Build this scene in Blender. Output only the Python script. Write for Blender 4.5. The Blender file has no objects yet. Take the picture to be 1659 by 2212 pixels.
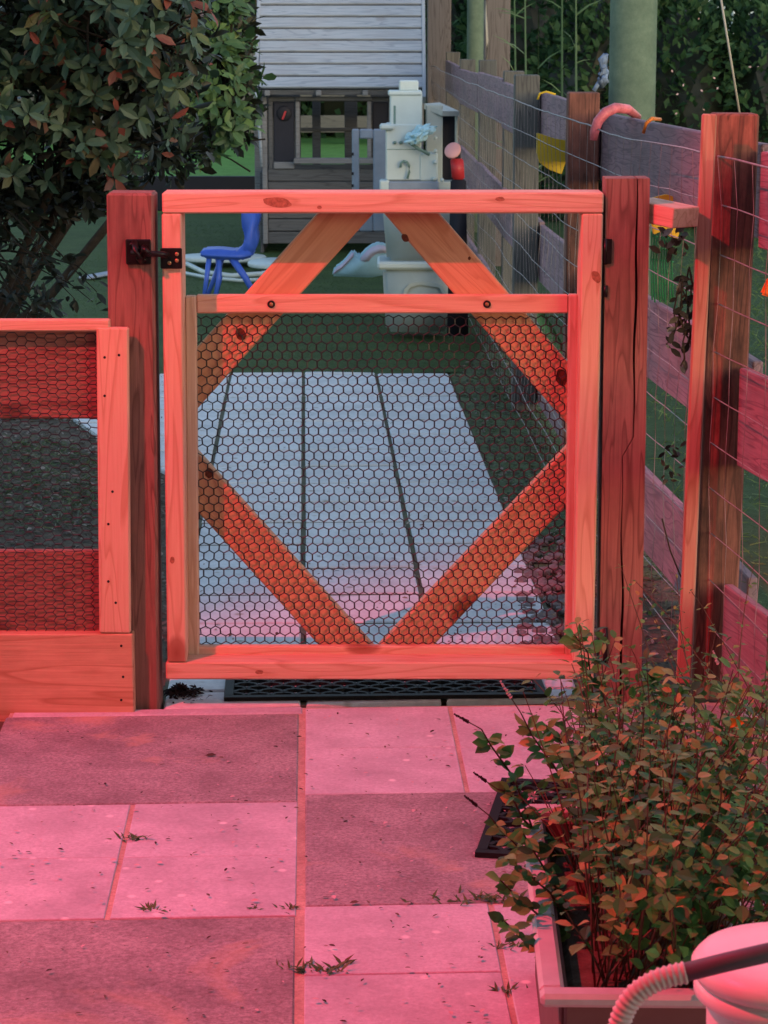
import bpy, bmesh, math, random
import numpy as np
from mathutils import Vector, Matrix, Quaternion, noise
R = math.radians
rnd = random.Random(7)
sc = bpy.context.scene
col = sc.collection

# ------------------------------------------------------------ camera, sky, light
F, W0, H0 = 5200.0, 1659.0, 2212.0            # focal length in the units of the 1659 x 2212 view
CH, PITCH = 1.40, R(11.48)
cam_d = bpy.data.cameras.new('camera'); cam = bpy.data.objects.new('camera', cam_d); col.objects.link(cam)
cam_d.sensor_fit = 'VERTICAL'; cam_d.sensor_height = 36.0; cam_d.lens = F / H0 * 36.0
cam_d.clip_end = 500; cam_d.clip_start = 0.05
cam.location = (0, 0, CH); cam.rotation_euler = (R(90) - PITCH, 0, 0)
cam_d.dof.use_dof = True; cam_d.dof.focus_distance = 4.6; cam_d.dof.aperture_fstop = 26
sc.camera = cam

world = bpy.data.worlds.new('World'); sc.world = world; world.use_nodes = True
wn = world.node_tree; bg = wn.nodes['Background']
sky = wn.nodes.new('ShaderNodeTexSky'); sky.sky_type = 'NISHITA'; sky.sun_disc = False
sky.sun_elevation = R(16); sky.sun_rotation = R(150); sky.dust_density = 1.0; sky.ozone_density = 0.6
wn.links.new(sky.outputs[0], bg.inputs[0]); bg.inputs[1].default_value = 0.13
sun_d = bpy.data.lights.new('sun', 'SUN'); sun = bpy.data.objects.new('sun', sun_d); col.objects.link(sun)
sun_d.energy = 0.12; sun_d.angle = R(40); sun_d.color = (1.0, 0.93, 0.86)
sun.rotation_euler = (R(50), 0, R(150))
# the red floodlight on the added house corner, up on the left
LAMP = Vector((-2.20, 2.70, 3.62)); AIM = Vector((0.78, 3.50, 0.20))
spot_d = bpy.data.lights.new('floodlight_bulb', 'SPOT'); spot = bpy.data.objects.new('floodlight_bulb', spot_d)
col.objects.link(spot)
spot_d.energy = 455; spot_d.color = (1.0, 0.022, 0.055); spot_d.spot_size = R(64.5); spot_d.spot_blend = 0.40
spot_d.shadow_soft_size = 0.012
spot.location = LAMP
spot.rotation_mode = 'QUATERNION'; spot.rotation_quaternion = (AIM - LAMP).to_track_quat('-Z', 'Y')

vs = sc.view_settings; vs.view_transform = 'Standard'; vs.look = 'None'; vs.gamma = 1.0; vs.exposure = 1.15
vs.use_curve_mapping = False

# ------------------------------------------------------------ measuring helpers
fw = Vector((0, math.cos(PITCH), -math.sin(PITCH))); upv = Vector((0, math.sin(PITCH), math.cos(PITCH)))
def ray(x, y):
    return fw + Vector((1, 0, 0)) * ((x - W0 / 2) / F) + upv * (-(y - H0 / 2) / F)
def P(x, y, Y):
    d = ray(x, y); t = Y / d.y
    return Vector((0, 0, CH)) + d * t
def G(x, y, z=0.0):
    d = ray(x, y); t = (z - CH) / d.z
    return Vector((0, 0, CH)) + d * t

# ------------------------------------------------------------ object helpers
WM = {}
def tag(o, label=None, cat=None, group=None, kind=None):
    if label: o['label'] = label
    if cat: o['category'] = cat
    if group: o['group'] = group
    if kind: o['kind'] = kind
    return o
def thing(name, label, cat, loc=(0, 0, 0), group=None):
    o = bpy.data.objects.new(name, None); col.objects.link(o); o.location = loc
    o.empty_display_size = 0.05
    WM[o.name] = Matrix.Translation(Vector(loc))
    return tag(o, label, cat, group)
def put(name, me, mat=None, parent=None, M=None, kind=None, smooth=False):
    if not isinstance(me, bpy.types.Mesh):
        m = bpy.data.meshes.new(name); me.to_mesh(m); me.free(); me = m
    if mat is not None and len(me.materials) == 0: me.materials.append(mat)
    if smooth:
        me.polygons.foreach_set('use_smooth', [True] * len(me.polygons))
    o = bpy.data.objects.new(name, me); col.objects.link(o)
    M = M or Matrix.Identity(4)
    WM[o.name] = M
    if parent is not None:
        o.parent = parent; o.matrix_local = WM[parent.name].inverted() @ M
    else:
        o.matrix_local = M
    if kind: o['kind'] = kind
    return o
def bm_box(sx, sy, sz, bev=0.003, seg=1):
    bm = bmesh.new(); bmesh.ops.create_cube(bm, size=1)
    for v in bm.verts: v.co = Vector((v.co.x * sx, v.co.y * sy, v.co.z * sz))
    if bev > 0:
        b = min(bev, sx * .3, sy * .3, sz * .3)
        bmesh.ops.bevel(bm, geom=bm.edges[:], offset=b, segments=seg, affect='EDGES')
    return bm
def box(name, mat, c, s, parent=None, rz=0, bev=0.003, kind=None, rot=None):
    M = Matrix.Translation(Vector(c)) @ (rot.to_4x4() if rot is not None else Matrix.Rotation(rz, 4, 'Z'))
    return put(name, bm_box(*s, bev=bev), mat, parent, M, kind)
def frame_axes(x, up):
    x = x.normalized(); y = up.cross(x).normalized(); z = x.cross(y)
    return Matrix((x, y, z)).transposed()
def beam(name, mat, a, b, w, t, parent=None, up=(0, 0, 1), bev=0.003, warp=0.0, segs=1, kind=None):
    """board from a to b: w is its size along 'up', t across"""
    a = Vector(a); b = Vector(b); L = (b - a).length
    Rm = frame_axes(b - a, Vector(up))
    bm = bm_box(L, t, w, bev=bev)
    if segs > 1:
        long_e = [e for e in bm.edges if abs((e.verts[0].co - e.verts[1].co).x) > L * .5]
        bmesh.ops.subdivide_edges(bm, edges=long_e, cuts=segs, use_grid_fill=False)
        s = rnd.random() * 50
        for v in bm.verts:
            n = noise.noise_vector(Vector((v.co.x * 2.2 + s, s, 0)))
            v.co.y += n.x * warp; v.co.z += n.y * warp
    M = Matrix.Translation((a + b) / 2) @ Rm.to_4x4()
    return put(name, bm, mat, parent, M, kind)
def ring_pts(c, q, r, n):
    return [c + q @ Vector((r * math.cos(2 * math.pi * k / n), r * math.sin(2 * math.pi * k / n), 0)) for k in range(n)]
def tube_data(pts, r, n=6, V=None, Fc=None, cap=True):
    """append a tube along pts to the lists V, Fc; r a number or a list"""
    V = [] if V is None else V; Fc = [] if Fc is None else Fc
    m = len(pts); base = len(V)
    for i, p in enumerate(pts):
        d = (pts[min(i + 1, m - 1)] - pts[max(i - 1, 0)])
        if d.length < 1e-9: d = Vector((0, 0, 1))
        q = d.to_track_quat('Z', 'Y'); rr = r[i] if isinstance(r, (list, tuple)) else r
        V.extend(ring_pts(p, q, rr, n))
    for i in range(m - 1):
        for k in range(n):
            a = base + i * n + k; b = base + i * n + (k + 1) % n
            Fc.append((a, b, b + n, a + n))
    if cap:
        Fc.append(tuple(base + k for k in range(n))[::-1]); Fc.append(tuple(base + (m - 1) * n + k for k in range(n)))
    return V, Fc
def mesh_from(name, V, Fc):
    me = bpy.data.meshes.new(name); me.from_pydata([tuple(v) for v in V], [], Fc); me.update(); return me
def tube(name, mat, pts, r, parent=None, n=8, kind=None, smooth=True):
    V, Fc = tube_data([Vector(p) for p in pts], r, n)
    return put(name, mesh_from(name, V, Fc), mat, parent, None, kind, smooth)
def lathe(name, mat, prof, c, parent=None, n=40, axis=(0, 0, 1), smooth=True):
    q = Vector(axis).to_track_quat('Z', 'Y'); V = []; Fc = []
    for (r, z) in prof:
        for k in range(n):
            a = 2 * math.pi * k / n
            V.append(Vector((r * math.cos(a), r * math.sin(a), z)))
    m = len(prof)
    for i in range(m - 1):
        for k in range(n):
            a = i * n + k; b = i * n + (k + 1) % n
            Fc.append((a, b, b + n, a + n))
    Fc.append(tuple(range(n))[::-1]); Fc.append(tuple((m - 1) * n + k for k in range(n)))
    M = Matrix.Translation(Vector(c)) @ q.to_matrix().to_4x4()
    return put(name, mesh_from(name, V, Fc), mat, parent, M, smooth=smooth)
def poly_sheet(name, mat, pts, z, thick=0.0, parent=None, kind=None):
    bm = bmesh.new(); vs_ = [bm.verts.new((p[0], p[1], z)) for p in pts]; f = bm.faces.new(vs_)
    if f.normal.z < 0 or True:
        bm.normal_update()
        if f.normal.z < 0: f.normal_flip()
    if thick:
        r = bmesh.ops.extrude_face_region(bm, geom=[f])
        for v in r['geom']:
            if isinstance(v, bmesh.types.BMVert): v.co.z -= thick
        bmesh.ops.recalc_face_normals(bm, faces=bm.faces)
    return put(name, bm, mat, parent, None, kind)
def outline(name, mat, pts, thick, parent=None, bev=0.004, smooth=False, off=0.0):
    """solid from a 3-D outline lying in one upright plane, thick towards +Y"""
    pts = [Vector(p) for p in pts]; bm = bmesh.new()
    f1 = [bm.verts.new(p + Vector((0, off, 0))) for p in pts]; f = bm.faces.new(f1)
    r = bmesh.ops.extrude_face_region(bm, geom=[f])
    for v in r['geom']:
        if isinstance(v, bmesh.types.BMVert): v.co.y += thick
    bmesh.ops.recalc_face_normals(bm, faces=bm.faces)
    if bev: bmesh.ops.bevel(bm, geom=bm.edges[:], offset=bev, segments=2, affect='EDGES', clamp_overlap=True)
    return put(name, bm, mat, parent, None, None, smooth)

# ------------------------------------------------------------ materials
def new_mat(name, rough=0.6, spec=0.3):
    m = bpy.data.materials.new(name); m.use_nodes = True
    nt = m.node_tree; b = nt.nodes['Principled BSDF']
    b.inputs['Roughness'].default_value = rough; b.inputs['Specular IOR Level'].default_value = spec
    return m, nt, b
def N(nt, t, **kw):
    n = nt.nodes.new(t)
    for k, v in kw.items():
        if k in n.inputs.keys() if hasattr(n.inputs, 'keys') else False: n.inputs[k].default_value = v
        else: setattr(n, k, v)
    return n
def ramp(nt, fac, stops):
    r = nt.nodes.new('ShaderNodeValToRGB'); nt.links.new(fac, r.inputs[0])
    e = r.color_ramp.elements
    while len(e) < len(stops): e.new(0.5)
    for i, (p, c) in enumerate(stops):
        e[i].position = p; e[i].color = (c[0], c[1], c[2], 1) if not isinstance(c, (int, float)) else (c, c, c, 1)
    return r.outputs[0]
def mixc(nt, fac, a, b, mode='MIX'):
    m = nt.nodes.new('ShaderNodeMix'); m.data_type = 'RGBA'; m.blend_type = mode
    for s, v in ((0, fac), (6, a), (7, b)):
        if isinstance(v, (int, float)): m.inputs[s].default_value = v
        elif isinstance(v, tuple): m.inputs[s].default_value = (v[0], v[1], v[2], 1)
        else: nt.links.new(v, m.inputs[s])
    return m.outputs[2]
def tex(nt, kind, scale, coord='Object', stretch=(1, 1, 1), detail=4, rough=0.6, dist=0.0, rand=False):
    tc = nt.nodes.new('ShaderNodeTexCoord'); mp = nt.nodes.new('ShaderNodeMapping')
    mp.inputs['Scale'].default_value = stretch
    nt.links.new(tc.outputs[coord], mp.inputs[0])
    if rand:
        oi = nt.nodes.new('ShaderNodeObjectInfo'); mu = nt.nodes.new('ShaderNodeVectorMath'); mu.operation = 'SCALE'
        mu.inputs[0].default_value = (37.0, 19.0, 53.0); nt.links.new(oi.outputs['Random'], mu.inputs['Scale'])
        nt.links.new(mu.outputs[0], mp.inputs['Location'])
    t = nt.nodes.new(kind); t.inputs['Scale'].default_value = scale
    if kind == 'ShaderNodeTexNoise':
        t.inputs['Detail'].default_value = detail; t.inputs['Roughness'].default_value = rough
        t.inputs['Distortion'].default_value = dist
    nt.links.new(mp.outputs[0], t.inputs['Vector'])
    return t
def bump(nt, b, h, strength=0.3, dist=0.002):
    bp = nt.nodes.new('ShaderNodeBump'); bp.inputs['Strength'].default_value = strength
    bp.inputs['Distance'].default_value = dist; nt.links.new(h, bp.inputs['Height'])
    nt.links.new(bp.outputs[0], b.inputs['Normal'])
def wood(name, light, dark, knots=(0.2, .09, .04), rough=0.65, grain=1.0, stain=None, stain_amt=0.5, knot_at=0.0):
    m, nt, b = new_mat(name, rough, 0.25)
    ring = tex(nt, 'ShaderNodeTexNoise', 14 * grain, stretch=(.09, 1, 1), detail=2, dist=.45, rand=True)
    fine = tex(nt, 'ShaderNodeTexNoise', 190 * grain, stretch=(.03, 1, 1), detail=4, rand=True)
    w = N(nt, 'ShaderNodeMath', operation='MULTIPLY'); nt.links.new(ring.outputs[0], w.inputs[0]); w.inputs[1].default_value = 9.0
    fr = N(nt, 'ShaderNodeMath', operation='FRACT'); nt.links.new(w.outputs[0], fr.inputs[0])
    c = ramp(nt, fr.outputs[0], [(0.0, light), (0.62, tuple(l * .93 + d * .07 for l, d in zip(light, dark))), (0.9, dark), (1.0, light)])
    c = mixc(nt, ramp(nt, fine.outputs[0], [(0.35, 0.0), (0.75, 0.55)]), c, dark)
    kn = tex(nt, 'ShaderNodeTexVoronoi', 5.0, stretch=(.55, 1.0, 1.0), rand=True)
    kf = ramp(nt, kn.outputs['Distance'], [(0.0, 1.0), (0.06 + knot_at, 0.75), (0.10 + knot_at, 0.0)])
    c = mixc(nt, kf, c, knots)
    if stain is not None:
        sn = tex(nt, 'ShaderNodeTexNoise', 5.0, stretch=(.6, 1.5, 1.5), detail=6, rough=.7, rand=True)
        c = mixc(nt, ramp(nt, sn.outputs[0], [(0.42, 0.0), (0.68, stain_amt)]), c, stain)
    nt.links.new(c, b.inputs['Base Color'])
    bump(nt, b, fine.outputs[0], 0.7, 0.002)
    return m
def speckle(name, base, vary, scale=60, rough=.85, fleck=None, fleck_scale=25, bumpd=.002, blotch=None, spec=.2, coord='Object'):
    m, nt, b = new_mat(name, rough, spec)
    a = tex(nt, 'ShaderNodeTexNoise', scale, detail=6, rough=.75, coord=coord, rand=True)
    c = ramp(nt, a.outputs[0], [(0.25, base), (0.75, vary)])
    big = tex(nt, 'ShaderNodeTexNoise', 6.0, detail=7, rough=.7, coord=coord, rand=True)
    c = mixc(nt, ramp(nt, big.outputs[0], [(0.3, .6), (.62, 0.0)]), c, tuple(x * .62 for x in base))
    if blotch is not None:
        bl = tex(nt, 'ShaderNodeTexNoise', 3.6, detail=5, rough=.6, dist=.6, coord=coord, rand=True)
        c = mixc(nt, ramp(nt, bl.outputs[0], [(0.56, 0.0), (.68, .7)]), c, blotch)
    if fleck is not None:
        v = tex(nt, 'ShaderNodeTexVoronoi', fleck_scale, coord=coord, rand=True)
        c = mixc(nt, ramp(nt, v.outputs['Distance'], [(0.06, .85), (.13, 0.0)]), c, fleck)
    nt.links.new(c, b.inputs['Base Color'])
    bump(nt, b, a.outputs[0], 0.5, bumpd)
    return m
def plain(name, c, rough=.5, spec=.4, metal=0.0, var=.12, scale=9, bumps=.15):
    m, nt, b = new_mat(name, rough, spec); b.inputs['Metallic'].default_value = metal
    a = tex(nt, 'ShaderNodeTexNoise', scale, detail=6, rough=.7)
    nt.links.new(ramp(nt, a.outputs[0], [(0.3, tuple(x * (1 - var) for x in c)), (0.7, tuple(min(1, x * (1 + var)) for x in c))]), b.inputs['Base Color'])
    if bumps: bump(nt, b, a.outputs[0], bumps, .001)
    return m
def leafmat(name, stops, rough=.45, trans=.25, spec=.35):
    m, nt, b = new_mat(name, rough, spec)
    gi = nt.nodes.new('ShaderNodeNewGeometry'); oi = nt.nodes.new('ShaderNodeObjectInfo')
    ad = N(nt, 'ShaderNodeMath', operation='ADD'); nt.links.new(gi.outputs['Random Per Island'], ad.inputs[0]); nt.links.new(oi.outputs['Random'], ad.inputs[1])
    fr = N(nt, 'ShaderNodeMath', operation='FRACT'); nt.links.new(ad.outputs[0], fr.inputs[0])
    c = ramp(nt, fr.outputs[0], stops)
    a = tex(nt, 'ShaderNodeTexNoise', 60, detail=3)
    c = mixc(nt, ramp(nt, a.outputs[0], [(0.3, 0.3), (0.7, 0.0)]), c, tuple(x * .6 for x in stops[0][1]))
    nt.links.new(c, b.inputs['Base Color'])
    tr = nt.nodes.new('ShaderNodeBsdfTranslucent'); nt.links.new(c, tr.inputs[0])
    mx = nt.nodes.new('ShaderNodeMixShader'); mx.inputs[0].default_value = trans
    nt.links.new(b.outputs[0], mx.inputs[1]); nt.links.new(tr.outputs[0], mx.inputs[2])
    nt.links.new(mx.outputs[0], nt.nodes['Material Output'].inputs[0])
    return m
M_ = {}
M_['pine'] = wood('new_pine', (.72, .43, .31), (.56, .29, .19), knots=(.30, .10, .06), rough=.6, knot_at=.02)
M_['pine_edge'] = wood('new_pine_worn', (.62, .44, .32), (.48, .31, .21), knots=(.30, .12, .05), rough=.7)
M_['brace'] = wood('brace_pine', (.62, .36, .21), (.50, .26, .14), knots=(.18, .05, .02), rough=.65, knot_at=.03)
M_['kick'] = wood('pine_kick_board', (.66, .38, .25), (.46, .22, .13), knots=(.25, .09, .05), rough=.65, grain=.7, stain=(.34, .17, .10), stain_amt=.6)
M_['stake'] = wood('pine_stake_timber', (.50, .25, .18), (.34, .15, .10), knots=(.2, .07, .05), rough=.7)
M_['stained'] = wood('stained_back_board', (.34, .15, .12), (.22, .09, .07), knots=(.12, .05, .04), rough=.75)
M_['treated'] = wood('treated_post_timber', (.32, .15, .12), (.16, .07, .055), knots=(.08, .04, .03), rough=.8, grain=1.3, stain=(.10, .06, .05), stain_amt=.55)
M_['old'] = wood('old_fence_post_timber', (.33, .13, .095), (.14, .06, .045), knots=(.06, .03, .025), rough=.85, grain=1.2, stain=(.045, .028, .026), stain_amt=.95)
M_['board'] = wood('weathered_fence_board', (.38, .24, .27), (.20, .12, .15), knots=(.12, .09, .09), rough=.85, grain=1.4, stain=(.17, .14, .15), stain_amt=.7)
M_['grey_wood'] = wood('silvered_playhouse_timber', (.23, .24, .26), (.14, .145, .16), knots=(.09, .09, .10), rough=.85, stain=(.14, .14, .15), stain_amt=.6)
M_['roofboard'] = wood('bleached_roof_board', (.37, .43, .52), (.23, .28, .35), knots=(.24, .26, .30), rough=.8, stain=(.28, .30, .35), stain_amt=.55)
M_['wall_wood'] = wood('dark_playhouse_board', (.115, .12, .13), (.07, .072, .08), knots=(.04, .04, .045), rough=.9)
M_['backwood'] = wood('old_back_fence_board', (.14, .14, .13), (.08, .08, .08), knots=(.05, .05, .05), rough=.9)
M_['concrete'] = speckle('pale_concrete_paver', (.46, .44, .50), (.76, .74, .80), 130, fleck=(.82, .80, .82), fleck_scale=14, spec=.15)
M_['aggregate'] = speckle('dark_aggregate_paver', (.16, .145, .15), (.60, .56, .58), 140, bumpd=.005, blotch=(.58, .42, .30), spec=.12)
M_['slab'] = speckle('grey_path_slab', (.62, .66, .68), (.80, .84, .86), 50, fleck=(.36, .33, .28), fleck_scale=9, spec=.15)
M_['sand'] = speckle('joint_sand', (.36, .27, .22), (.80, .62, .50), 160, bumpd=.003)
M_['jointdirt'] = speckle('joint_dirt', (.05, .06, .035), (.16, .16, .11), 120, bumpd=.004)
M_['soil'] = speckle('dark_soil', (.06, .048, .032), (.22, .18, .13), 45, bumpd=.02, fleck=(.16, .13, .11), fleck_scale=30)
M_['sidelawn'] = speckle('dull_side_lawn', (.03, .06, .02), (.07, .13, .05), 40, bumpd=.02)
M_['verge'] = speckle('mossy_verge', (.06, .095, .04), (.20, .26, .13), 38, bumpd=.02, fleck=(.22, .18, .13), fleck_scale=22)
M_['turf'] = speckle('dark_green_turf', (.028, .066, .018), (.080, .130, .040), 60, bumpd=.01)
M_['lawn'] = speckle('bright_lawn', (.09, .24, .05), (.18, .38, .10), 14, bumpd=.02)
M_['black'] = plain('black_rubber', (.008, .008, .009), .6, .2, var=.3)
M_['iron'] = plain('black_iron', (.02, .018, .018), .35, .5, metal=.6, var=.4, scale=60, bumps=.4)
M_['wire'] = plain('black_coated_wire', (.012, .014, .016), .4, .5)
M_['rustwire'] = plain('rusty_galvanised_wire', (.30, .25, .24), .6, .4, metal=.3, var=.35, scale=40)
M_['screw'] = plain('brass_screw', (.50, .30, .14), .35, .5, metal=.8)
M_['white'] = plain('off_white_plastic', (.50, .60, .62), .45, .4, var=.06)
M_['whiteg'] = plain('grey_white_plastic', (.36, .42, .42), .5, .35, var=.06)
M_['greenpl'] = plain('dull_green_plastic', (.14, .24, .23), .5, .35)
M_['bluegrey'] = plain('blue_grey_plastic', (.24, .29, .38), .5, .35, var=.15)
M_['blue'] = plain('royal_blue_plastic', (.05, .13, .62), .38, .45, var=.1)
M_['lilac'] = plain('pale_lilac_fabric', (.62, .56, .72), .7, .2, var=.08)
M_['cyan'] = plain('pale_blue_fabric', (.38, .62, .74), .7, .2, var=.12)
M_['red'] = plain('red_toy_plastic', (.45, .03, .04), .45, .4)
M_['noodle'] = plain('red_foam', (.72, .16, .19), .45, .4, var=.4, scale=25)
M_['pinkpl'] = plain('pink_plastic', (.70, .35, .36), .45, .4)
M_['dark'] = plain('near_black_plastic', (.012, .012, .02), .6, .3)
M_['chalk'] = plain('dark_chalkboard', (.022, .024, .036), .7, .2)
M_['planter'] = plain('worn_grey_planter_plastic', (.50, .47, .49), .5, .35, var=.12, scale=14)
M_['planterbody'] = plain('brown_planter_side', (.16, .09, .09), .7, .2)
M_['tub'] = plain('white_tub_plastic', (.80, .74, .76), .35, .45, var=.03)
M_['hose'] = plain('cream_ribbed_hose', (.60, .52, .52), .5, .35, var=.08)
M_['pipe'] = plain('dark_grey_pipe', (.11, .10, .13), .6, .3)
M_['yellow'] = plain('yellow_plastic_sheet', (.62, .42, .03), .6, .3)
M_['orange'] = plain('orange_plastic', (.75, .20, .03), .6, .3)
M_['pole'] = speckle('green_tinted_pole', (.10, .155, .115), (.17, .23, .17), 30, bumpd=.004)
M_['polebrown'] = wood('tall_brown_post_timber', (.17, .15, .145), (.10, .085, .08), rough=.9, grain=1.2)
M_['rope'] = plain('pale_rope', (.45, .42, .36), .9, .1)
M_['bluerope'] = plain('faded_blue_rope', (.20, .27, .40), .9, .1, var=.3, scale=40)
M_['stone'] = speckle('small_stones', (.14, .12, .12), (.30, .27, .27), 30)
M_['wallpale'] = plain('pale_blue_wall', (.40, .50, .55), .8, .2)
M_['housewall'] = plain('house_render', (.30, .27, .25), .9, .1)
M_['greenmesh'] = plain('green_garden_netting', (.04, .26, .09), .6, .3)
M_['stem'] = plain('reddish_stem', (.10, .055, .035), .6, .3)
M_['bark'] = plain('shrub_bark', (.035, .028, .022), .9, .1, var=.4, scale=40)
M_['leaf_big'] = leafmat('shrub_leaf', [(0, (.028, .055, .032)), (.45, (.060, .110, .065)), (.75, (.13, .20, .13)), (.86, (.14, .19, .07)), (.92, (.20, .10, .06)), (1.0, (.34, .07, .05))])  # last stops put red lamp light into the colour of some leaves
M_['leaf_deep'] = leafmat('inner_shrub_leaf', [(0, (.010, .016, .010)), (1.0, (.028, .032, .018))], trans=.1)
M_['leaf_light'] = leafmat('light_shrub_leaf', [(0, (.05, .11, .045)), (.5, (.09, .18, .07)), (1.0, (.18, .30, .09))])
M_['leaf_hedge'] = leafmat('hedge_leaf', [(0, (.020, .055, .024)), (.6, (.04, .10, .04)), (.92, (.07, .14, .06)), (1.0, (.10, .16, .08))], rough=.7, spec=.15)
M_['leaf_mint'] = leafmat('planter_leaf', [(0, (.03, .10, .035)), (.40, (.09, .30, .07)), (.80, (.20, .46, .12)), (1.0, (.46, .34, .11))], rough=.55)
M_['petal_o'] = plain('orange_petal', (.85, .22, .03), .6, .2)
M_['petal_p'] = plain('pale_pink_petal', (.60, .42, .44), .6, .2)
M_['seed'] = plain('dark_seed_head', (.035, .022, .022), .9, .1)
M_['grass'] = leafmat('weed_blade', [(0, (.07, .14, .04)), (1.0, (.16, .26, .08))])
M_['turfblade'] = leafmat('turf_blade', [(0, (.028, .070, .018)), (.7, (.070, .13, .038)), (1.0, (.16, .24, .10))])
M_['vergeblade'] = leafmat('verge_blade', [(0, (.04, .07, .025)), (.6, (.08, .14, .05)), (1.0, (.20, .24, .12))])
M_['corn'] = leafmat('tall_stalk_leaf', [(0, (.08, .15, .06)), (1.0, (.20, .28, .13))])
M_['litter'] = leafmat('dead_leaf', [(0, (.03, .022, .016)), (.45, (.10, .07, .05)), (.85, (.22, .17, .13)), (1.0, (.42, .37, .32))], trans=.05, rough=.8)

# ------------------------------------------------------------ leaf helpers (numpy)
def leaf_template(kind='oval'):
    if kind == 'oval':      # along +X, unit length, gentle fold and droop
        pr = [(0, .0, 0), (.3, .17, .03), (.3, -.17, .03), (.32, 0, -.01), (.68, .19, .02), (.68, -.19, .02), (.7, 0, -.03), (1, 0, -.10)]
        fc = [(0, 3, 1), (0, 2, 3), (1, 3, 6, 4), (2, 5, 6, 3), (4, 6, 7), (6, 5, 7)]
    elif kind == 'round':
        pr = [(0, 0, 0), (.18, .20, .03), (.18, -.20, .03), (.45, .31, .06), (.45, -.31, .06), (.72, .23, .03), (.72, -.23, .03), (.9, .09, -.04), (.9, -.09, -.04), (1, 0, -.10), (.35, 0, .0), (.72, 0, -.02)]
        fc = [(0, 10, 3, 1), (0, 2, 4, 10), (10, 11, 5, 3), (10, 4, 6, 11), (11, 9, 7, 5), (11, 6, 8, 9)]
    elif kind == 'weed':
        pr = [(0, .04, 0), (0, -.04, 0), (.45, .10, .0), (.45, -.10, .0), (1, 0, -.25)]
        fc = [(0, 1, 3, 2), (2, 3, 4)]
    elif kind == 'blade':
        pr = [(0, .03, 0), (0, -.03, 0), (.5, .03, .0), (.5, -.03, .0), (1, 0, -.2)]
        fc = [(0, 1, 3, 2), (2, 3, 4)]
    else:                   # cheap quad
        pr = [(0, 0, 0), (.5, .28, .05), (1, 0, -.05), (.5, -.28, .05)]
        fc = [(0, 3, 2, 1)]
    return np.array(pr, float), fc
def leaf_matrix(d, n):
    """rotation with X along d and Z near n (numpy arrays, k x 3)"""
    d = d / np.linalg.norm(d, axis=1, keepdims=True)
    y = np.cross(n, d); ln = np.linalg.norm(y, axis=1, keepdims=True); ln[ln < 1e-6] = 1
    y = y / ln; z = np.cross(d, y)
    return np.stack([d, y, z], axis=2)
def leaves_mesh(name, pos, d, n, size, kind):
    T, fc = leaf_template(kind); k = len(pos)
    Rm = leaf_matrix(d, n)
    V = np.einsum('kij,vj->kvi', Rm, T) * size[:, None, None] + pos[:, None, :]
    nv = len(T); V = V.reshape(-1, 3)
    loops = []; starts = []; tot = 0
    flat = np.concatenate([np.array(f) for f in fc]); lens = np.array([len(f) for f in fc])
    L = (flat[None, :] + (np.arange(k) * nv)[:, None]).reshape(-1)
    ls = np.tile(lens, k); st = np.concatenate([[0], np.cumsum(ls)[:-1]])
    me = bpy.data.meshes.new(name); me.vertices.add(len(V)); me.vertices.foreach_set('co', V.reshape(-1))
    me.loops.add(len(L)); me.loops.foreach_set('vertex_index', L.astype(np.int32))
    me.polygons.add(len(ls)); me.polygons.foreach_set('loop_start', st.astype(np.int32))
    me.update(calc_edges=True); me.validate()
    return me
def foliage(parent, mat, pos, d, n, size, kind, name='foliage', singles=0, single_name='leaf'):
    """joined leaves as ONE stuff part; the 'singles' nearest the camera as objects of their own"""
    pos = np.array(pos, float); d = np.array(d, float); n = np.array(n, float); size = np.array(size, float)
    if singles:
        inview = []
        for p, s in zip(pos, size):
            zc = p[1] * fw.y + (p[2] - CH) * fw.z
            vx = p[0] / zc * F; vy = (p[1] * upv.y + (p[2] - CH) * upv.z) / zc * F
            ok = abs(vx) < W0 / 2 + 10 and abs(vy) < H0 / 2 + 10
            inview.append(s / zc if ok else 0)
        # facing the camera side of the crown counts most
        cen = pos.mean(0); score = np.array(inview) * (1 + 2.2 * (cen[1] - pos[:, 1]))
        idx = np.argsort(-score)[:singles]
        mask = np.ones(len(pos), bool); mask[idx] = False
        T, fc = leaf_template(kind); me = bpy.data.meshes.new(single_name)
        me.from_pydata([tuple(v) for v in T], [], fc); me.materials.append(mat)
        Rm = leaf_matrix(d[idx], n[idx])
        for j, i in enumerate(idx):
            M = Matrix.Translation(Vector(pos[i])) @ Matrix([list(r) for r in Rm[j]]).to_4x4() @ Matrix.Scale(size[i], 4)
            put(single_name, me, None, parent, M)
        pos, d, n, size = pos[mask], d[mask], n[mask], size[mask]
    if len(pos): put(name, leaves_mesh(name, pos, d, n, size, kind), mat, parent, None, 'stuff')
rs = np.random.RandomState(5)
def unit(v): return v / max(1e-9, np.linalg.norm(v))

# ============================================================ GROUND
ground = put('ground', bm_box(300, 300, .2, bev=0), M_['lawn'], None, Matrix.Translation((0, 120, -.115)), 'structure')
poly_sheet('garden_soil', M_['soil'], [(-3, 4.6), (3.5, 4.6), (3.5, 10.2), (-3, 10.2)], -.006, kind='structure')
poly_sheet('turf', M_['turf'], [(-4, 8.9), G(250, 905), G(330, 850), G(420, 812), G(1000, 805), G(1080, 700), G(1150, 620), (1.2, 12), (1.3, 18.2), (-4, 18.2)], .002, kind='structure')
poly_sheet('soil_by_patio', M_['soil'], [(-3, 1.2), (3.5, 1.2), (3.5, 4.6), (-3, 4.6)], -.010, kind='structure')
poly_sheet('verge', M_['verge'], [G(972, 808), G(1100, 640), (.52, 10.5), (.95, 6.6), G(1420, 1250), G(1170, 1250), G(1105, 1130), G(1035, 970)], -.002, kind='structure')
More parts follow.
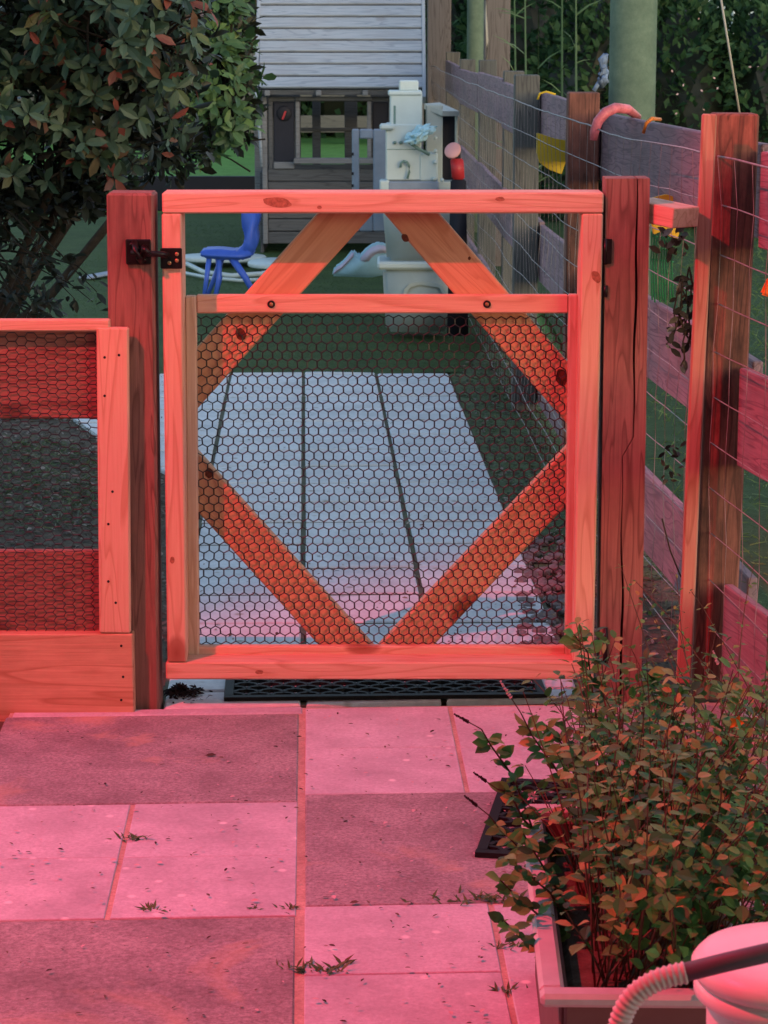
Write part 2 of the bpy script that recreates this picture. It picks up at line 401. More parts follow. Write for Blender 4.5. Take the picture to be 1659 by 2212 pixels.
# side lawn across the fence
poly_sheet('side_lawn', M_['sidelawn'], [(1.0, 3.0), (8, 3.0), (8, 24), (.75, 24), (.8, 8)], .006, kind='structure')

# ------------------------------------------------------------ path behind the gate
RZ = R(2.2)
def rot2(x, y, o, a): return Vector((o[0] + x * math.cos(a) - y * math.sin(a), o[1] + x * math.sin(a) + y * math.cos(a), 0))
path_poly = [G(1250, 1512), G(1205, 1370), G(1105, 1130), G(1035, 970), G(970, 812), G(700, 808), G(300, 812), G(120, 862), G(160, 908), G(255, 975), G(357, 1022), G(385, 1150), G(372, 1300), G(352, 1540)]
path = poly_sheet('path', M_['jointdirt'], [(p.x, p.y) for p in path_poly], .0048, kind='structure')
def clip_poly(subj, clip):
    """Sutherland-Hodgman, clip convex & counter-clockwise"""
    out = subj
    for i in range(len(clip)):
        a, b = clip[i], clip[(i + 1) % len(clip)]; inp = out; out = []
        if not inp: return []
        ins = lambda p: (b[0] - a[0]) * (p[1] - a[1]) - (b[1] - a[1]) * (p[0] - a[0]) >= 0
        for j in range(len(inp)):
            p, q = inp[j - 1], inp[j]
            if ins(q) != ins(p):
                x1, y1, x2, y2 = a[0], a[1], b[0], b[1]; x3, y3, x4, y4 = p[0], p[1], q[0], q[1]
                den = (x1 - x2) * (y3 - y4) - (y1 - y2) * (x3 - x4)
                t = ((x1 - x3) * (y3 - y4) - (y1 - y3) * (x3 - x4)) / den
                out.append((x1 + t * (x2 - x1), y1 + t * (y2 - y1)))
            if ins(q): out.append((q[0], q[1]))
    return out
def slab_piece(name, mat, pts, top, parent, thick=.04, bev=.004):
    c = Vector((sum(p[0] for p in pts) / len(pts), sum(p[1] for p in pts) / len(pts), top))
    bm = bmesh.new(); f = bm.faces.new([bm.verts.new((p[0] - c.x, p[1] - c.y, 0)) for p in pts])
    bm.normal_update()
    if f.normal.z < 0: f.normal_flip()
    r = bmesh.ops.extrude_face_region(bm, geom=[f])
    for v in r['geom']:
        if isinstance(v, bmesh.types.BMVert): v.co.z -= thick
    bmesh.ops.recalc_face_normals(bm, faces=bm.faces)
    te = [e for e in bm.edges if e.verts[0].co.z > -.001 and e.verts[1].co.z > -.001]
    bmesh.ops.bevel(bm, geom=te, offset=bev, segments=1, affect='EDGES')
    tilt = Matrix.Rotation(rnd.uniform(-.004, .004), 4, 'X') @ Matrix.Rotation(rnd.uniform(-.004, .004), 4, 'Y')
    return put(name, bm, mat, parent, Matrix.Translation(c) @ tilt)
# columns follow the joints of the photograph; path runs away slightly to the left
po = G(655, 1500); pa = R(1.87); s = .295
pp = [(p.x, p.y) for p in path_poly]
for i in range(-5, 5):
    for j in range(-1, 17):
        g = .012; h = .015
        cell = [rot2(i * s + g / 2, j * s + h / 2, po, pa), rot2((i + 1) * s - g / 2, j * s + h / 2, po, pa),
                rot2((i + 1) * s - g / 2, (j + 1) * s - h / 2, po, pa), rot2(i * s + g / 2, (j + 1) * s - h / 2, po, pa)]
        q = clip_poly(pp, [(p.x, p.y) for p in cell])
        if len(q) < 3: continue
        ar = abs(sum(q[k - 1][0] * q[k][1] - q[k][0] * q[k - 1][1] for k in range(len(q)))) / 2
        if ar < .004: continue
        slab_piece('paver', M_['slab'], q, .0085 + rnd.uniform(-.0015, .0015), path)

# ------------------------------------------------------------ patio in front of the gate
TOPZ = .014; oo = G(654, 1527, .014); ax = R(2.6); ay = R(1.75); S = .568
ux = Vector((math.cos(ax), math.sin(ax), 0)); uy = Vector((-math.sin(ay), math.cos(ay), 0))
patio = poly_sheet('patio', M_['sand'], [tuple((oo + ux * a + uy * b)[:2]) for a, b in ((-.60, 0.0), (1.75, 0), (1.75, -3.6), (-1.8, -3.6), (-1.8, -.62), (-.6, -.62))], .0118, .03, kind='structure')
def pav(a0, b0, a1, b1, mat, g=.004):
    pts = [oo + ux * (a0 + g) + uy * (b0 + g), oo + ux * (a1 - g) + uy * (b0 + g), oo + ux * (a1 - g) + uy * (b1 - g), oo + ux * (a0 + g) + uy * (b1 - g)]
    # the top stands a little above the plane used to measure: shift to keep the joints in place
    slab_piece('paver', mat, [(p.x, p.y) for p in pts], TOPZ + rnd.uniform(-.0015, .0015), patio, .035, .003)
pav(-.595, -.045, 0, -.001, M_['concrete'], .001)
for r_ in range(0, 6):
    for c_ in range(-3, 3):
        b1 = -.052 - r_ * S if c_ < 0 else -.012 - r_ * S
        b0 = b1 - S
        a0 = c_ * .60 if c_ < 0 else c_ * .60 + .004
        if c_ < 0: a0 -= .006
        if c_ < -1 and r_ == 0: continue
        darkp = (r_ + c_) % 2 == 1
        if darkp: pav(a0, b0, a0 + .60, b1, M_['aggregate'], .002)
        else:
            for aa in (0, .30):
                for bb in (0, S / 2):
                    g2 = .0045 if True else 0
                    pts = [(a0 + aa + (g2 if aa else .002), b0 + bb + .0008), (a0 + aa + .30 - (.002 if aa else g2), b0 + bb + S / 2 - .0008)]
                    q0, q1 = pts
                    P4 = [oo + ux * q0[0] + uy * q0[1], oo + ux * q1[0] + uy * q0[1], oo + ux * q1[0] + uy * q1[1], oo + ux * q0[0] + uy * q1[1]]
                    slab_piece('paver', M_['concrete'], [(p.x, p.y) for p in P4], TOPZ + rnd.uniform(-.001, .001), patio, .035, .0015)
def GP(x, y, z=TOPZ): return G(x, y, z)

# ============================================================ GATE
YG = 4.80
gt = thing('garden_gate', 'new pine garden gate with black hexagonal wire netting and diamond of diagonal braces', 'gate', (0, YG, 0))
def board_px(name, mat, x0, y0, x1, y1, Y, depth, parent, horizontal, warp=0.0):
    """board whose front face covers px rectangle x0..x1, y0..y1 at depth Y"""
    if horizontal:
        a = P(x0, (y0 + y1) / 2, Y); b = P(x1, (y0 + y1) / 2, Y); w = (P(x0, y0, Y) - P(x0, y1, Y)).length
        a.y += depth / 2; b.y += depth / 2
        return beam(name, mat, a, b, w, depth, parent, warp=warp)
    a = P(x0 if isinstance(x0, (int, float)) else 0, y1, Y); 
def vboard(name, mat, tx0, tx1, ty, bx0, bx1, by, Y, depth, parent, bev=.003):
    a = P((bx0 + bx1) / 2, by, Y); b = P((tx0 + tx1) / 2, ty, Y); w = (P(tx1, ty, Y) - P(tx0, ty, Y)).length
    a.y += depth / 2; b.y += depth / 2
    return beam(name, mat, a, b, w, depth, parent, up=(1, 0, 0), bev=bev)
board_px('top_rail', M_['pine'], 350, 416, 1304, 461, YG, .089, gt, True)
board_px('bottom_rail', M_['pine'], 358, 1431, 1283, 1468, YG + .002, .086, gt, True)
vboard('stile', M_['pine'], 349, 392, 461.5, 359, 406, 1431, YG + .001, .087, gt)
vboard('stile', M_['pine'], 1257, 1303, 461.5, 1238, 1282, 1431, YG + .001, .087, gt)
YI = YG + .068
board_px('inner_rail', M_['pine'], 424, 637, 1228, 677, YI, .020, gt, True)
board_px('inner_rail', M_['pine'], 424, 1396, 1222, 1418, YI, .020, gt, True)
vboard('inner_stile', M_['pine_edge'], 399, 423.5, 640, 407, 429, 1418, YI - .004, .028, gt)
vboard('inner_stile', M_['pine_edge'], 1228.5, 1250, 637, 1222.5, 1240, 1418, YI - .004, .028, gt)
YB = YG + .0885
for (x0, y0, x1, y1) in ((758, 448, 420, 824), (876, 446, 1240, 866), (418, 1032, 762, 1412), (1235, 1018, 862, 1412)):
    a = P(x0, y0, YB); b = P(x1, y1, YB); a.y += .018; b.y += .018
    w = .084; dv = (b - a).normalized(); a2, b2 = a - dv * .09, b + dv * .09
    o = beam('brace', M_['brace'], a2, b2, w, .035 - .002 * rnd.random(), gt, up=(0, 0, 1))
    Mi = WM[o.name].inverted(); bm = bmesh.new(); bm.from_mesh(o.data)
    for (co, no) in (((0, 0, P(800, 452, YB).z), (0, 0, 1)), ((0, 0, P(800, 1404, YB).z), (0, 0, -1)), ((P(384, 800, YB).x, 0, 0), (-1, 0, 0)), ((P(1262, 800, YB).x, 0, 0), (1, 0, 0)), ((P(816, 600, YB).x, 0, 0), (1 if x0 + x1 < 1640 else -1, 0, 0))):
        bmesh.ops.bisect_plane(bm, geom=bm.verts[:] + bm.edges[:] + bm.faces[:], plane_co=Mi @ Vector(co), plane_no=Mi.to_3x3() @ Vector(no), clear_outer=True)
        bmesh.ops.holes_fill(bm, edges=[e for e in bm.edges if e.is_boundary], sides=12)
    bm.to_mesh(o.data); bm.free()
for x in (586, 1052):
    c = P(x, 657, YI)
    w_ = lathe('washer', M_['iron'], [(.0072, .0), (.0080, .001), (.0072, .0025), (.0045, .0027), (.0044, .0012), (.0001, .0011)], c, gt, 24, (0, -1, 0))
    lathe('screw_head', M_['screw'], [(.0040, .0011), (.0038, .0028), (.0022, .0036), (.0001, .0036)], c, gt, 12, (0, -1, 0))
M_['knot'] = plain('pine_knot', (.34, .13, .08), .6, .2, var=.5, scale=120)
M_['knotdark'] = plain('dark_pine_knot', (.11, .035, .02), .6, .2, var=.5, scale=120)
for (x, y, rx, ry, Y, m_, tilt) in ((600, 437, 30, 11, YG, 'knot', -.1), (1288, 598, 9, 14, YG + .001, 'knot', .5), (875, 514, 7, 10, YB, 'knotdark', .6), (520, 722, 11, 14, YB, 'knotdark', .5), (1213, 815, 13, 18, YB, 'knotdark', .2), (452, 1022, 9, 11, YB, 'knotdark', 0), (1014, 558, 3, 4, YB, 'knotdark', 0), (690, 448, 5, 4, YG, 'knot', 0), (1080, 430, 10, 5, YG, 'knot', 0), (560, 1452, 9, 5, YG + .002, 'knot', 0), (372, 1210, 5, 8, YG + .001, 'knot', 0)):
    k_ = Y / F; bm = bmesh.new(); bmesh.ops.create_circle(bm, cap_ends=True, radius=1, segments=20)
    for v in bm.verts: n_ = 1 + .16 * noise.noise(v.co * 1.7 + Vector((x, y, 0))); v.co = Vector((v.co.x * rx * k_ * n_, v.co.y * ry * k_ * n_, 0))
    bmesh.ops.solidify(bm, geom=bm.faces[:], thickness=.0006)
    put('knot', bm, M_[m_], gt, Matrix.Translation(P(x, y, Y - .0003)) @ Matrix.Rotation(R(90), 4, 'X') @ Matrix.Rotation(tilt, 4, 'Z'))
def hex_net(name, x0, x1, z0, z1, Y, w, r, mat, parent, sx=1.0, sz=1.0, jit=.0006, flat=False, seed=1):
    """hexagonal netting in an upright plane: one mesh of thin four-sided wires"""
    q = random.Random(seed); V = []; Fc = []; s_ = w / math.sqrt(3); lo = seed * 7.3
    cache = {}
    def vert(ix, key, x, z):
        if key not in cache:
            nv_ = noise.noise_vector(Vector((x * 6, z * 6, lo))) * .0042 + noise.noise_vector(Vector((x * 22, z * 22, lo))) * .0016
            cache[key] = Vector((x + nv_.x + q.uniform(-jit, jit), Y + .002 * math.sin(x * 9) * math.sin(z * 7) + q.uniform(-.0004, .0004), z + nv_.y + q.uniform(-jit, jit)))
        return cache[key]
    segs = []
    if not flat:
        rows = int((z1 - z0) / (1.5 * s_ * sz)) + 2; cols = int((x1 - x0) / (w * sx)) + 2
        for j in range(rows):
            for i in range(cols):
                cx = x0 + (i + (.5 if j % 2 else 0)) * w * sx; cz = z0 + j * 1.5 * s_ * sz
                A = (cx, cz + s_ * sz); B = (cx + w * sx / 2, cz + s_ / 2 * sz); C = (cx + w * sx / 2, cz - s_ / 2 * sz); D = (cx - w * sx / 2, cz + s_ / 2 * sz)
                segs += [(A, B, 1.0), (B, C, 1.35), (A, D, 1.0)]
    else:
        cols = int((x1 - x0) / (1.5 * s_ * sx)) + 2; rows = int((z1 - z0) / (w * sz)) + 2
        for i in range(cols):
            for j in range(rows):
                cz = z0 + (j + (.5 if i % 2 else 0)) * w * sz; cx = x0 + i * 1.5 * s_ * sx
                A = (cx + s_ * sx, cz); B = (cx + s_ / 2 * sx, cz + w * sz / 2); C = (cx - s_ / 2 * sx, cz + w * sz / 2); D = (cx + s_ / 2 * sx, cz - w * sz / 2)
                segs += [(A, B, 1.0), (B, C, 1.3), (A, D, 1.0)]
    for (a, b, k) in segs:
        if not (x0 - .001 <= a[0] <= x1 + .001 and x0 - .001 <= b[0] <= x1 + .001 and z0 - .001 <= a[1] <= z1 + .001 and z0 - .001 <= b[1] <= z1 + .001): continue
        pa_ = vert(0, (round(a[0], 4), round(a[1], 4)), *a); pb_ = vert(0, (round(b[0], 4), round(b[1], 4)), *b)
        tube_data([pa_, pb_], r * k, 4, V, Fc, cap=False)
    return put(name, mesh_from(name, V, Fc), mat, parent, None, 'stuff')
a = P(427, 1396, YG + .082); b = P(1224, 676, YG + .082)
hex_net('wire_netting', a.x - .004, b.x + .004, a.z - .002, b.z + .004, YG + .083,   .0207, .00115, M_['wire'], gt, 1.0, .98, .0005)
# hinges between gate and right post
for (y0, y1) in ((515, 570), (615, 640), (1350, 1430)):
    c = P(1304.5, (y0 + y1) / 2, YG + .02); h = (y1 - y0) * .00092
    tube('hinge', M_['iron'], [c + Vector((.002, -.012, -h / 2)), c + Vector((.002, -.012, h / 2))], .0045, gt, 10)
# latch: plate on the gate with three screws, bolt to the post keeper
lt = thing('gate_latch', 'black iron gate latch joining the gate stile to the left post', 'latch', P(330, 552, YG - .01))
plate = box('latch_plate', M_['iron'], P(370, 558, YG - .004), (.043, .006, .041), lt, bev=.004)
for (x, y) in ((382, 549), (382, 563), (366, 568)):
    lathe('screw', M_['screw'], [(.0042, 0), (.0040, .0015), (.0022, .0024), (.0001, .0024)], P(x, y, YG - .0075), lt, 12, (0, -1, 0))
box('keeper_plate', M_['iron'], P(299, 544, YG - .009), (.050, .007, .050), lt, bev=.006)
tube('bolt', M_['iron'], [P(282, 546, YG - .028), P(350, 549, YG - .022), P(362, 551, YG - .014)], .006, lt, 10)
tube('thumb_lever', M_['iron'], [P(308, 556, YG - .025), P(312, 536, YG - .034), P(322, 548, YG - .036)], [.006, .008, .005], lt, 8)
tube('keeper_hook', M_['iron'], [P(290, 522, YG - .018), P(294, 540, YG - .034), P(300, 556, YG - .033), P(306, 566, YG - .018)], [.006, .007, .007, .005], lt, 8)
for (x, y) in ((285, 528), (312, 560)):
    lathe('bolt_head', M_['iron'], [(.005, 0), (.005, .004), (.002, .006), (.0001, .006)], P(x, y, YG - .013), lt, 8, (0, -1, 0))

# posts each side of the gate
YL = YG - .004
lp = thing('gate_post', 'square dark brown timber post at left of the gate carrying the latch', 'post', G(300, 1550))
vboard('post', M_['treated'], 229, 332, 417, 295, 347, 1552, YL, .09, lp, .004) if False else None
a = P(296, 1556, YL); b = P(280.5, 417, YL); a.y += .045; b.y += .045
beam('timber', M_['treated'], a, b, .0935, .09, lp, up=(1, 0, 0), bev=.005, segs=4, warp=.0015)
rp = thing('gate_post', 'thick square treated post at right of the gate split by a long crack', 'post', G(1345, 1545))
YR = YG + .01
def cracked_post():
    # two staves with a wandering crack between them
    L = 1.12; n = 28; V = []; Fc = []
    q = random.Random(4)
    for side in (0, 1):
        base = len(V)
        for i in range(n + 1):
            t = i / n; z = t * L
            cx = .006 + .010 * noise.noise(Vector((0, 0, z * 6 + 3))) + (.018 if z > .60 else -.004) - .006 * t
            g = .0008 + .0010 * (1 + math.sin(z * 9))
            x0, x1 = (-.043, cx - g) if side == 0 else (cx + g, .044)
            for (x, y) in ((x0, .0), (x1, .0), (x1 + (0 if side else .0), .085), (x0, .085)):
                V.append(Vector((x, y, z)))
        for i in range(n):
            for k in range(4):
                a_ = base + i * 4 + k; b_ = base + i * 4 + (k + 1) % 4
                Fc.append((a_, b_, b_ + 4, a_ + 4))
        Fc.append((base + 3, base + 2, base + 1, base)); Fc.append(tuple(base + n * 4 + k for k in range(4)))
    me = mesh_from('timber', V, Fc)
    bm = bmesh.new(); bm.from_mesh(me); bmesh.ops.recalc_face_normals(bm, faces=bm.faces)
    # swap axes so that the grain runs along local X
    for v in bm.verts: v.co = Vector((v.co.z, v.co.y, -v.co.x))
    return bm
base = P(1338, 1560, YR); top = P(1356, 392, YR)
Rm = frame_axes(top - base, Vector((-1, 0, 0)))
put('timber', cracked_post(), M_['treated'], rp, Matrix.Translation(base) @ Rm.to_4x4())
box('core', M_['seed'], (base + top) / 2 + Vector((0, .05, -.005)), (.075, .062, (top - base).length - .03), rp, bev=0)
# hinge leaves on the post
for (y0, y1) in ((516, 570),):
    c = P(1315, (y0 + y1) / 2, YR - .003); box('hinge_leaf', M_['iron'], c, (.012, .004, (y1 - y0) * .00092), rp, bev=.001)

# ------------------------------------------------------------ low fence at the left
YF = YL - .036
lf = thing('low_fence', 'low new pine fence panel with wire netting and wide kick board, left of the gate', 'fence', G(100, 1565))
board_px('top_rail', M_['pine'], -260, 690, 237, 716, YF + .002, .020, lf, True)
vboard('upright_board', M_['pine'], 208, 277, 708, 214, 282, 1368, YF, .022, lf)
board_px('kick_board', M_['kick'], -260, 1370, 289, 1562, YF, .034, lf, True)
board_px('back_board', M_['stained'], -260, 712, 232, 905, YF + .030, .020, lf, True)
board_px('back_board', M_['stained'], -260, 1190, 232, 1385, YF + .030, .020, lf, True)
a = P(-200, 1372, YF + .04); b = P(216, 712, YF + .04)
hex_net('wire_netting', a.x, b.x, a.z, b.z, YF + .0245, .0175, .00085, M_['wire'], lf, 1.30, .98, .0008, flat=True, seed=3)
for (x, y) in ((226, 772), (257, 767), (226, 855), (243, 1062), (234, 1132), (234, 1256), (250, 1302), (262, 1395), (266, 1462), (262, 1512)):
    lathe('screw', M_['iron'], [(.0028, -.001), (.0028, .0006), (.0001, .0008)], P(x, y, YF), lf, 8, (0, -1, 0))

# ============================================================ RIGHT FENCE
FP = [(1.08, 1.6), (.93, 3.4), (.725, 4.99), (.570, 7.0), (.515, 8.8), (.462, 10.6), (.425, 12.4), (.385, 14.2), (.35, 16.0)]
rf = thing('board_fence', 'long weathered post and board fence with rusty wire mesh along the right side', 'fence', (.763, 5.2, 0))
for i, (x, y) in enumerate(FP):
    if y < 4: continue
    hgt = 1.21 + rnd.uniform(-.015, .015)
    lean = Vector((rnd.uniform(-.012, .012), 0, 0))
    if i == 2: lean = Vector((.026, 0, 0))
    if i >= 4: lean = Vector((.0, 0, 0)); x += .10 if i >= 5 else 0
    b_ = Vector((x, y, -.1)) - lean; t_ = Vector((x, y, hgt)) + lean
    if i == 2: b_ = P(1538, 1560, 4.925) + Vector((0, .0445, 0)); t_ = P(1593, 246, 4.925) + Vector((0, .0445, 0))
    beam('post', M_['old'] if i < 4 else M_['backwood'], b_, t_, .089, .089, rf, up=(1, 0, 0), bev=.004, segs=5, warp=.003)
for i in range(len(FP) - 1):
    (x0, y0), (x1, y1) = FP[i], FP[i + 1]
    dv = Vector((x1 - x0, y1 - y0, 0)).normalized(); off = Vector((dv.y, -dv.x, 0)) * .060
    for (z0, z1) in ((.96, 1.155), (.495, .70), (.035, .245)):
        dz = rnd.uniform(-.008, .008); zz = (z0 + z1) / 2 + dz; e_ = dv * (-.085 if i == 1 else .002)
        a = Vector((x0, y0, zz)) + off - dv * (-.002); b = Vector((x1, y1, zz + rnd.uniform(-.01, .01))) + off + (e_ if i == 1 else -e_)
        if i == 1:
            qx = {.96: 1628, .495: 1594, .035: 1574}[z0]; b.x = P(qx, 800, 4.91).x + .012; b.y = 4.91
        beam('board', M_['board'], a, b, (z1 - z0), .022, rf, bev=.003, segs=5, warp=.004)
def fence_x(y):
    for i in range(len(FP) - 1):
        if FP[i][1] <= y <= FP[i + 1][1]:
            t = (y - FP[i][1]) / (FP[i + 1][1] - FP[i][1]); return FP[i][0] + t * (FP[i + 1][0] - FP[i][0])
    return FP[-1][0]
V = []; Fc = []
ys = [2.4 + k * .12 for k in range(int((16 - 2.4) / .12))]
for k in range(12):
    z = 1.13 - k * .098
    pts = [Vector((fence_x(y) - .052 + .012 * noise.noise(Vector((y * 1.3, k * .7, 2))), y, z + .014 * noise.noise(Vector((y * .9, k * .25, 5))) + .004 * noise.noise(Vector((y * 6, k, 5))))) for y in ys]
    tube_data(pts, .0014 if k else .0022, 4, V, Fc, cap=False)
for y in ys[::1]:
    pts = []
    for k in range(12):
        z = 1.13 - k * .098
        pts.append(Vector((fence_x(y) - .0535 + .012 * noise.noise(Vector((y * 1.3, k * .7, 2))), y, z + .014 * noise.noise(Vector((y * .9, k * .25, 5))))))
    tube_data(pts, .0007, 4, V, Fc, cap=False)
put('wire_mesh', mesh_from('wire_mesh', V, Fc), M_['rustwire'], rf, None, 'stuff')
# loose wire end with a dark clip at the near post
a = P(1543, 348, 5.05)
tube('wire_end', M_['iron'], [P(1510, 352, 5.06), P(1545, 344, 5.04), P(1568, 348, 5.03), P(1560, 372, 5.02), P(1548, 388, 5.02)], [.0015, .002, .0045, .006, .003], rf, 6)
# slim new pine stake in front of the near post
st = thing('pine_stake', 'slim bright new pine stake leaning against the nearest fence post', 'stake', G(1478, 1460))
a = P(1476, 1475, 4.86); b = P(1532, 246, 4.86)
beam('timber', M_['stake'], a, b, .029, .020, st, up=(1, 0, 0), segs=4, warp=.004)
# short pine block linking gate post and fence
blk = thing('pine_block', 'short pale pine block fixed between the right gate post and the fence', 'block', P(1440, 490, 4.86))
a = P(1372, 448, 4.86); b = P(1490, 475, 4.76)
bb = beam('timber', M_['pine'], P(1382, 449, 4.90), P(1482, 470, 4.80), .040, .075, blk, bev=.002)

# things hung on the fence
def sheet_hang(name, mat, pts3, thick=.006):
    return outline(name, mat, pts3, thick, None, bev=.002)
o = sheet_hang('yellow_bag', M_['yellow'], [P(x, y, 7.9) for x, y in ((1160, 287), (1200, 300), (1238, 306), (1236, 330), (1222, 350), (1213, 377), (1185, 366), (1166, 352), (1160, 330))], .03)
tag(o, 'yellow plastic bag hanging behind the fence between two posts', 'bag')
o = sheet_hang('yellow_sheet', M_['yellow'], [P(x, y, 5.9) for x, y in ((1408, 428), (1440, 420), (1475, 432), (1480, 470), (1462, 520), (1430, 500), (1412, 507), (1406, 470))], .02)
tag(o, 'crumpled yellow plastic hanging under the pine block behind the fence', 'plastic')
tube_pts = [P(1282, 303, 6.45), P(1284, 285, 6.45), P(1292, 262, 6.45), P(1308, 243, 6.45), P(1330, 233, 6.47), P(1356, 236, 6.52), P(1378, 252, 6.6)]
o = tube('pink_noodle', M_['noodle'], tube_pts, [.010, .013, .014, .014, .014, .013, .010], None, 10)
tag(o, 'pink foam noodle bent over the top fence board', 'pool noodle')
o = tube('orange_strap', M_['orange'], [P(1390, 286, 6.0), P(1396, 266, 5.98), P(1408, 256, 6.0), P(1426, 258, 6.1)], .005, None, 6)
tag(o, 'thin orange strap looped over the fence board near the pink noodle', 'strap')
o = tube('yellow_line', M_['yellow'], [P(1161, 215, 8.2), P(1166, 202, 8.2), P(1180, 198, 8.2), P(1200, 204, 8.2)], .004, None, 6)
tag(o, 'thin yellow cord draped over the fence beside the third post', 'cord')
o = outline('orange_flag', M_['orange'], [P(x, y, 4.6) for x, y in ((1642, 636), (1660, 598), (1700, 590), (1700, 655))], .01, None)
tag(o, 'bright orange plastic corner at the right edge in front of the fence', 'plastic')
# green netting roll behind the block
nt_ = thing('green_netting', 'roll of green garden netting standing behind the fence near the gate post', 'netting', (.66, 6.1, 0))
for k in range(9):
    x = 1408 + k * 5.6
    tube('cord', M_['greenmesh'], [P(x, 500 + 6 * (k % 3), 6.1), P(x - 2, 570, 6.1), P(x + 1, 648 + 5 * (k % 2), 6.1)], .0022, nt_, 5)
for k in range(6):
    y = 510 + k * 25
    tube('cross_cord', M_['greenmesh'], [P(1407, y, 6.103), P(1455, y + 6, 6.103)], .0016, nt_, 5)
# dried creeper on the stake
cr = thing('dry_creeper', 'dry reddish creeper twisted round the stake beside the gate post', 'creeper', P(1480, 1480, 5.0))
V = []; Fc = []; cp = []; cd = []; cs = []
for k in range(7):
    p = P(1488 + rnd.uniform(-14, 10), rnd.uniform(560, 620), 5.0); pts = [p]
    for j in range(9):
        p = p + Vector((rnd.uniform(-.010, .010), rnd.uniform(-.006, .006), -.018 + rnd.uniform(-.02, .02))); pts.append(p)
        cp.append(tuple(p)); cd.append((rnd.uniform(-1, 1), rnd.uniform(-1, .3), rnd.uniform(-1, .3))); cs.append(rnd.uniform(.012, .032))
    tube_data(pts, .0020, 5, V, Fc)
for j in range(26):
    p = P(1460 + rnd.uniform(-35, 30), rnd.uniform(485, 560), 4.98); cp.append(tuple(p)); cd.append((rnd.uniform(-1, 1), -.3, rnd.uniform(-.6, .8))); cs.append(rnd.uniform(.015, .035))
for j in range(20):
    p = P(1455 + rnd.uniform(-22, 18), rnd.uniform(960, 1040), 4.98); cp.append(tuple(p)); cd.append((rnd.uniform(-1, 1), -.3, rnd.uniform(-.6, .8))); cs.append(rnd.uniform(.010, .022))
tube_data([P(1430, 1120, 5), P(1448, 1190, 5), P(1468, 1240, 5), P(1500, 1300, 4.98), P(1510, 1320, 4.98), P(1502, 1340, 4.98)], .0018, 5, V, Fc)
put('twig', mesh_from('twig', V, Fc), M_['stem'], cr, None, 'stuff')
foliage(cr, M_['litter'], cp, cd, [(0, -1, .3)] * len(cp), cs, 'oval')

# ============================================================ PLAYHOUSE
YP = 14.9
ph = thing('playhouse', 'silvered timber childrens playhouse with plank roof and open window', 'playhouse', G(740, 525))
def pb(name, mat, x0, y0, x1, y1, Y, d, parent=ph, bev=.004):
    a = P(x0, y0, Y); b = P(x1, y1, Y)
    return box(name, mat, ((a.x + b.x) / 2, Y + d / 2, (a.z + b.z) / 2), (abs(b.x - a.x), d, abs(a.z - b.z)), parent, bev=bev)
# roof planks
ev = P(740, 193, YP - .10); zr0 = ev.z; yr0 = YP - .10; rise = 1.05; slope = 1.15
n = 15
for k in range(n):
    t0 = k / n; 
    h = .078; ang = math.atan2(rise, rise / slope)
    u = Vector((0, math.cos(ang), math.sin(ang))); nn = Vector((0, -math.sin(ang), math.cos(ang)))
    c0 = Vector((0, yr0, zr0)) + u * (k * .094 + .047) + nn * (.006 + .002 * rnd.random())
    fx = lambda p, X: P(X, 100, p.y).x
    xl = P(551 + (9 - 9 * k / 10) , 193, yr0).x; xr = P(917 - 6 * k / 10, 193, yr0).x
    Rm = Matrix((Vector((1, 0, 0)), u, nn)).transposed()
    bm = bm_box(xr - xl, .082, .018, bev=.003)
    put('roof_plank', bm, M_['roofboard'], ph, Matrix.Translation(c0 + Vector(((xl + xr) / 2, 0, 0))) @ Rm.to_4x4() @ Matrix.Rotation(R(-2.5), 4, 'X'))
u = Vector((0, math.cos(ang), math.sin(ang)))
put('roof_underlay', bm_box(P(912, 193, yr0).x - P(558, 193, yr0).x, 1.38, .01, bev=0), M_['chalk'], ph, Matrix.Translation(Vector(((P(912, 193, yr0).x + P(558, 193, yr0).x) / 2, yr0, zr0)) + u * .70 - nn * .012) @ Rm.to_4x4())
for xx in (553, 916):
    a = Vector((P(xx, 193, yr0).x, yr0, zr0 - .02)); beam('barge_board', M_['roofboard'], a - u * .06, a + u * 1.42, .07, .022, ph, up=(0, -u.z, u.y))
a = P(562, 200, YP - .06); b = P(915, 200, YP - .06); beam('fascia', M_['wall_wood'], a, b, .028, .03, ph)
for xx in (577, 688, 789, 905): pb('rafter_end', M_['grey_wood'], xx - 6, 195, xx + 6, 207, YP - .11, .06)
# back roof slope
a = Vector((P(735, 193, yr0).x, yr0, zr0)) + u * 1.40
box('back_roof', M_['roofboard'], a + Vector((0, .52, -.55)), (P(917, 193, yr0).x - P(553, 193, yr0).x, 1.5, .02), ph, rot=Matrix.Rotation(-ang, 3, 'X'))
# corner posts
for xx in (572, 905):
    pb('corner_post', M_['grey_wood'], xx - 7, 208, xx + 7, 527, YP, .07)
box('corner_post', M_['grey_wood'], (P(560, 300, YP + 1.05).x, YP + 1.05, .52), (.06, .06, 1.04), ph)
box('corner_post', M_['grey_wood'], (P(905, 300, YP + 1.05).x, YP + 1.05, .52), (.06, .06, 1.04), ph)
# left bent pale trim running down the corner
tube('corner_trim', M_['roofboard'], [P(551, 120, YP - .02), P(554, 215, YP - .03), P(562, 300, YP - .02), P(566, 360, YP - .02)], .010, ph, 6)
# lower wall planks
for k in range(6):
    y0 = 366 + k * 27
    pb('wall_plank', M_['wall_wood'], 579, y0, 898, y0 + 25, YP + .012 + .004 * (k % 2), .02)
pb('wall_plank', M_['wall_wood'], 579, 209, 898, 219, YP + .012, .02)
pb('wall_panel', M_['wall_wood'], 579, 219, 590, 366, YP + .014, .02)
pb('chalkboard', M_['chalk'], 591, 221, 636, 349, YP + .006, .02)
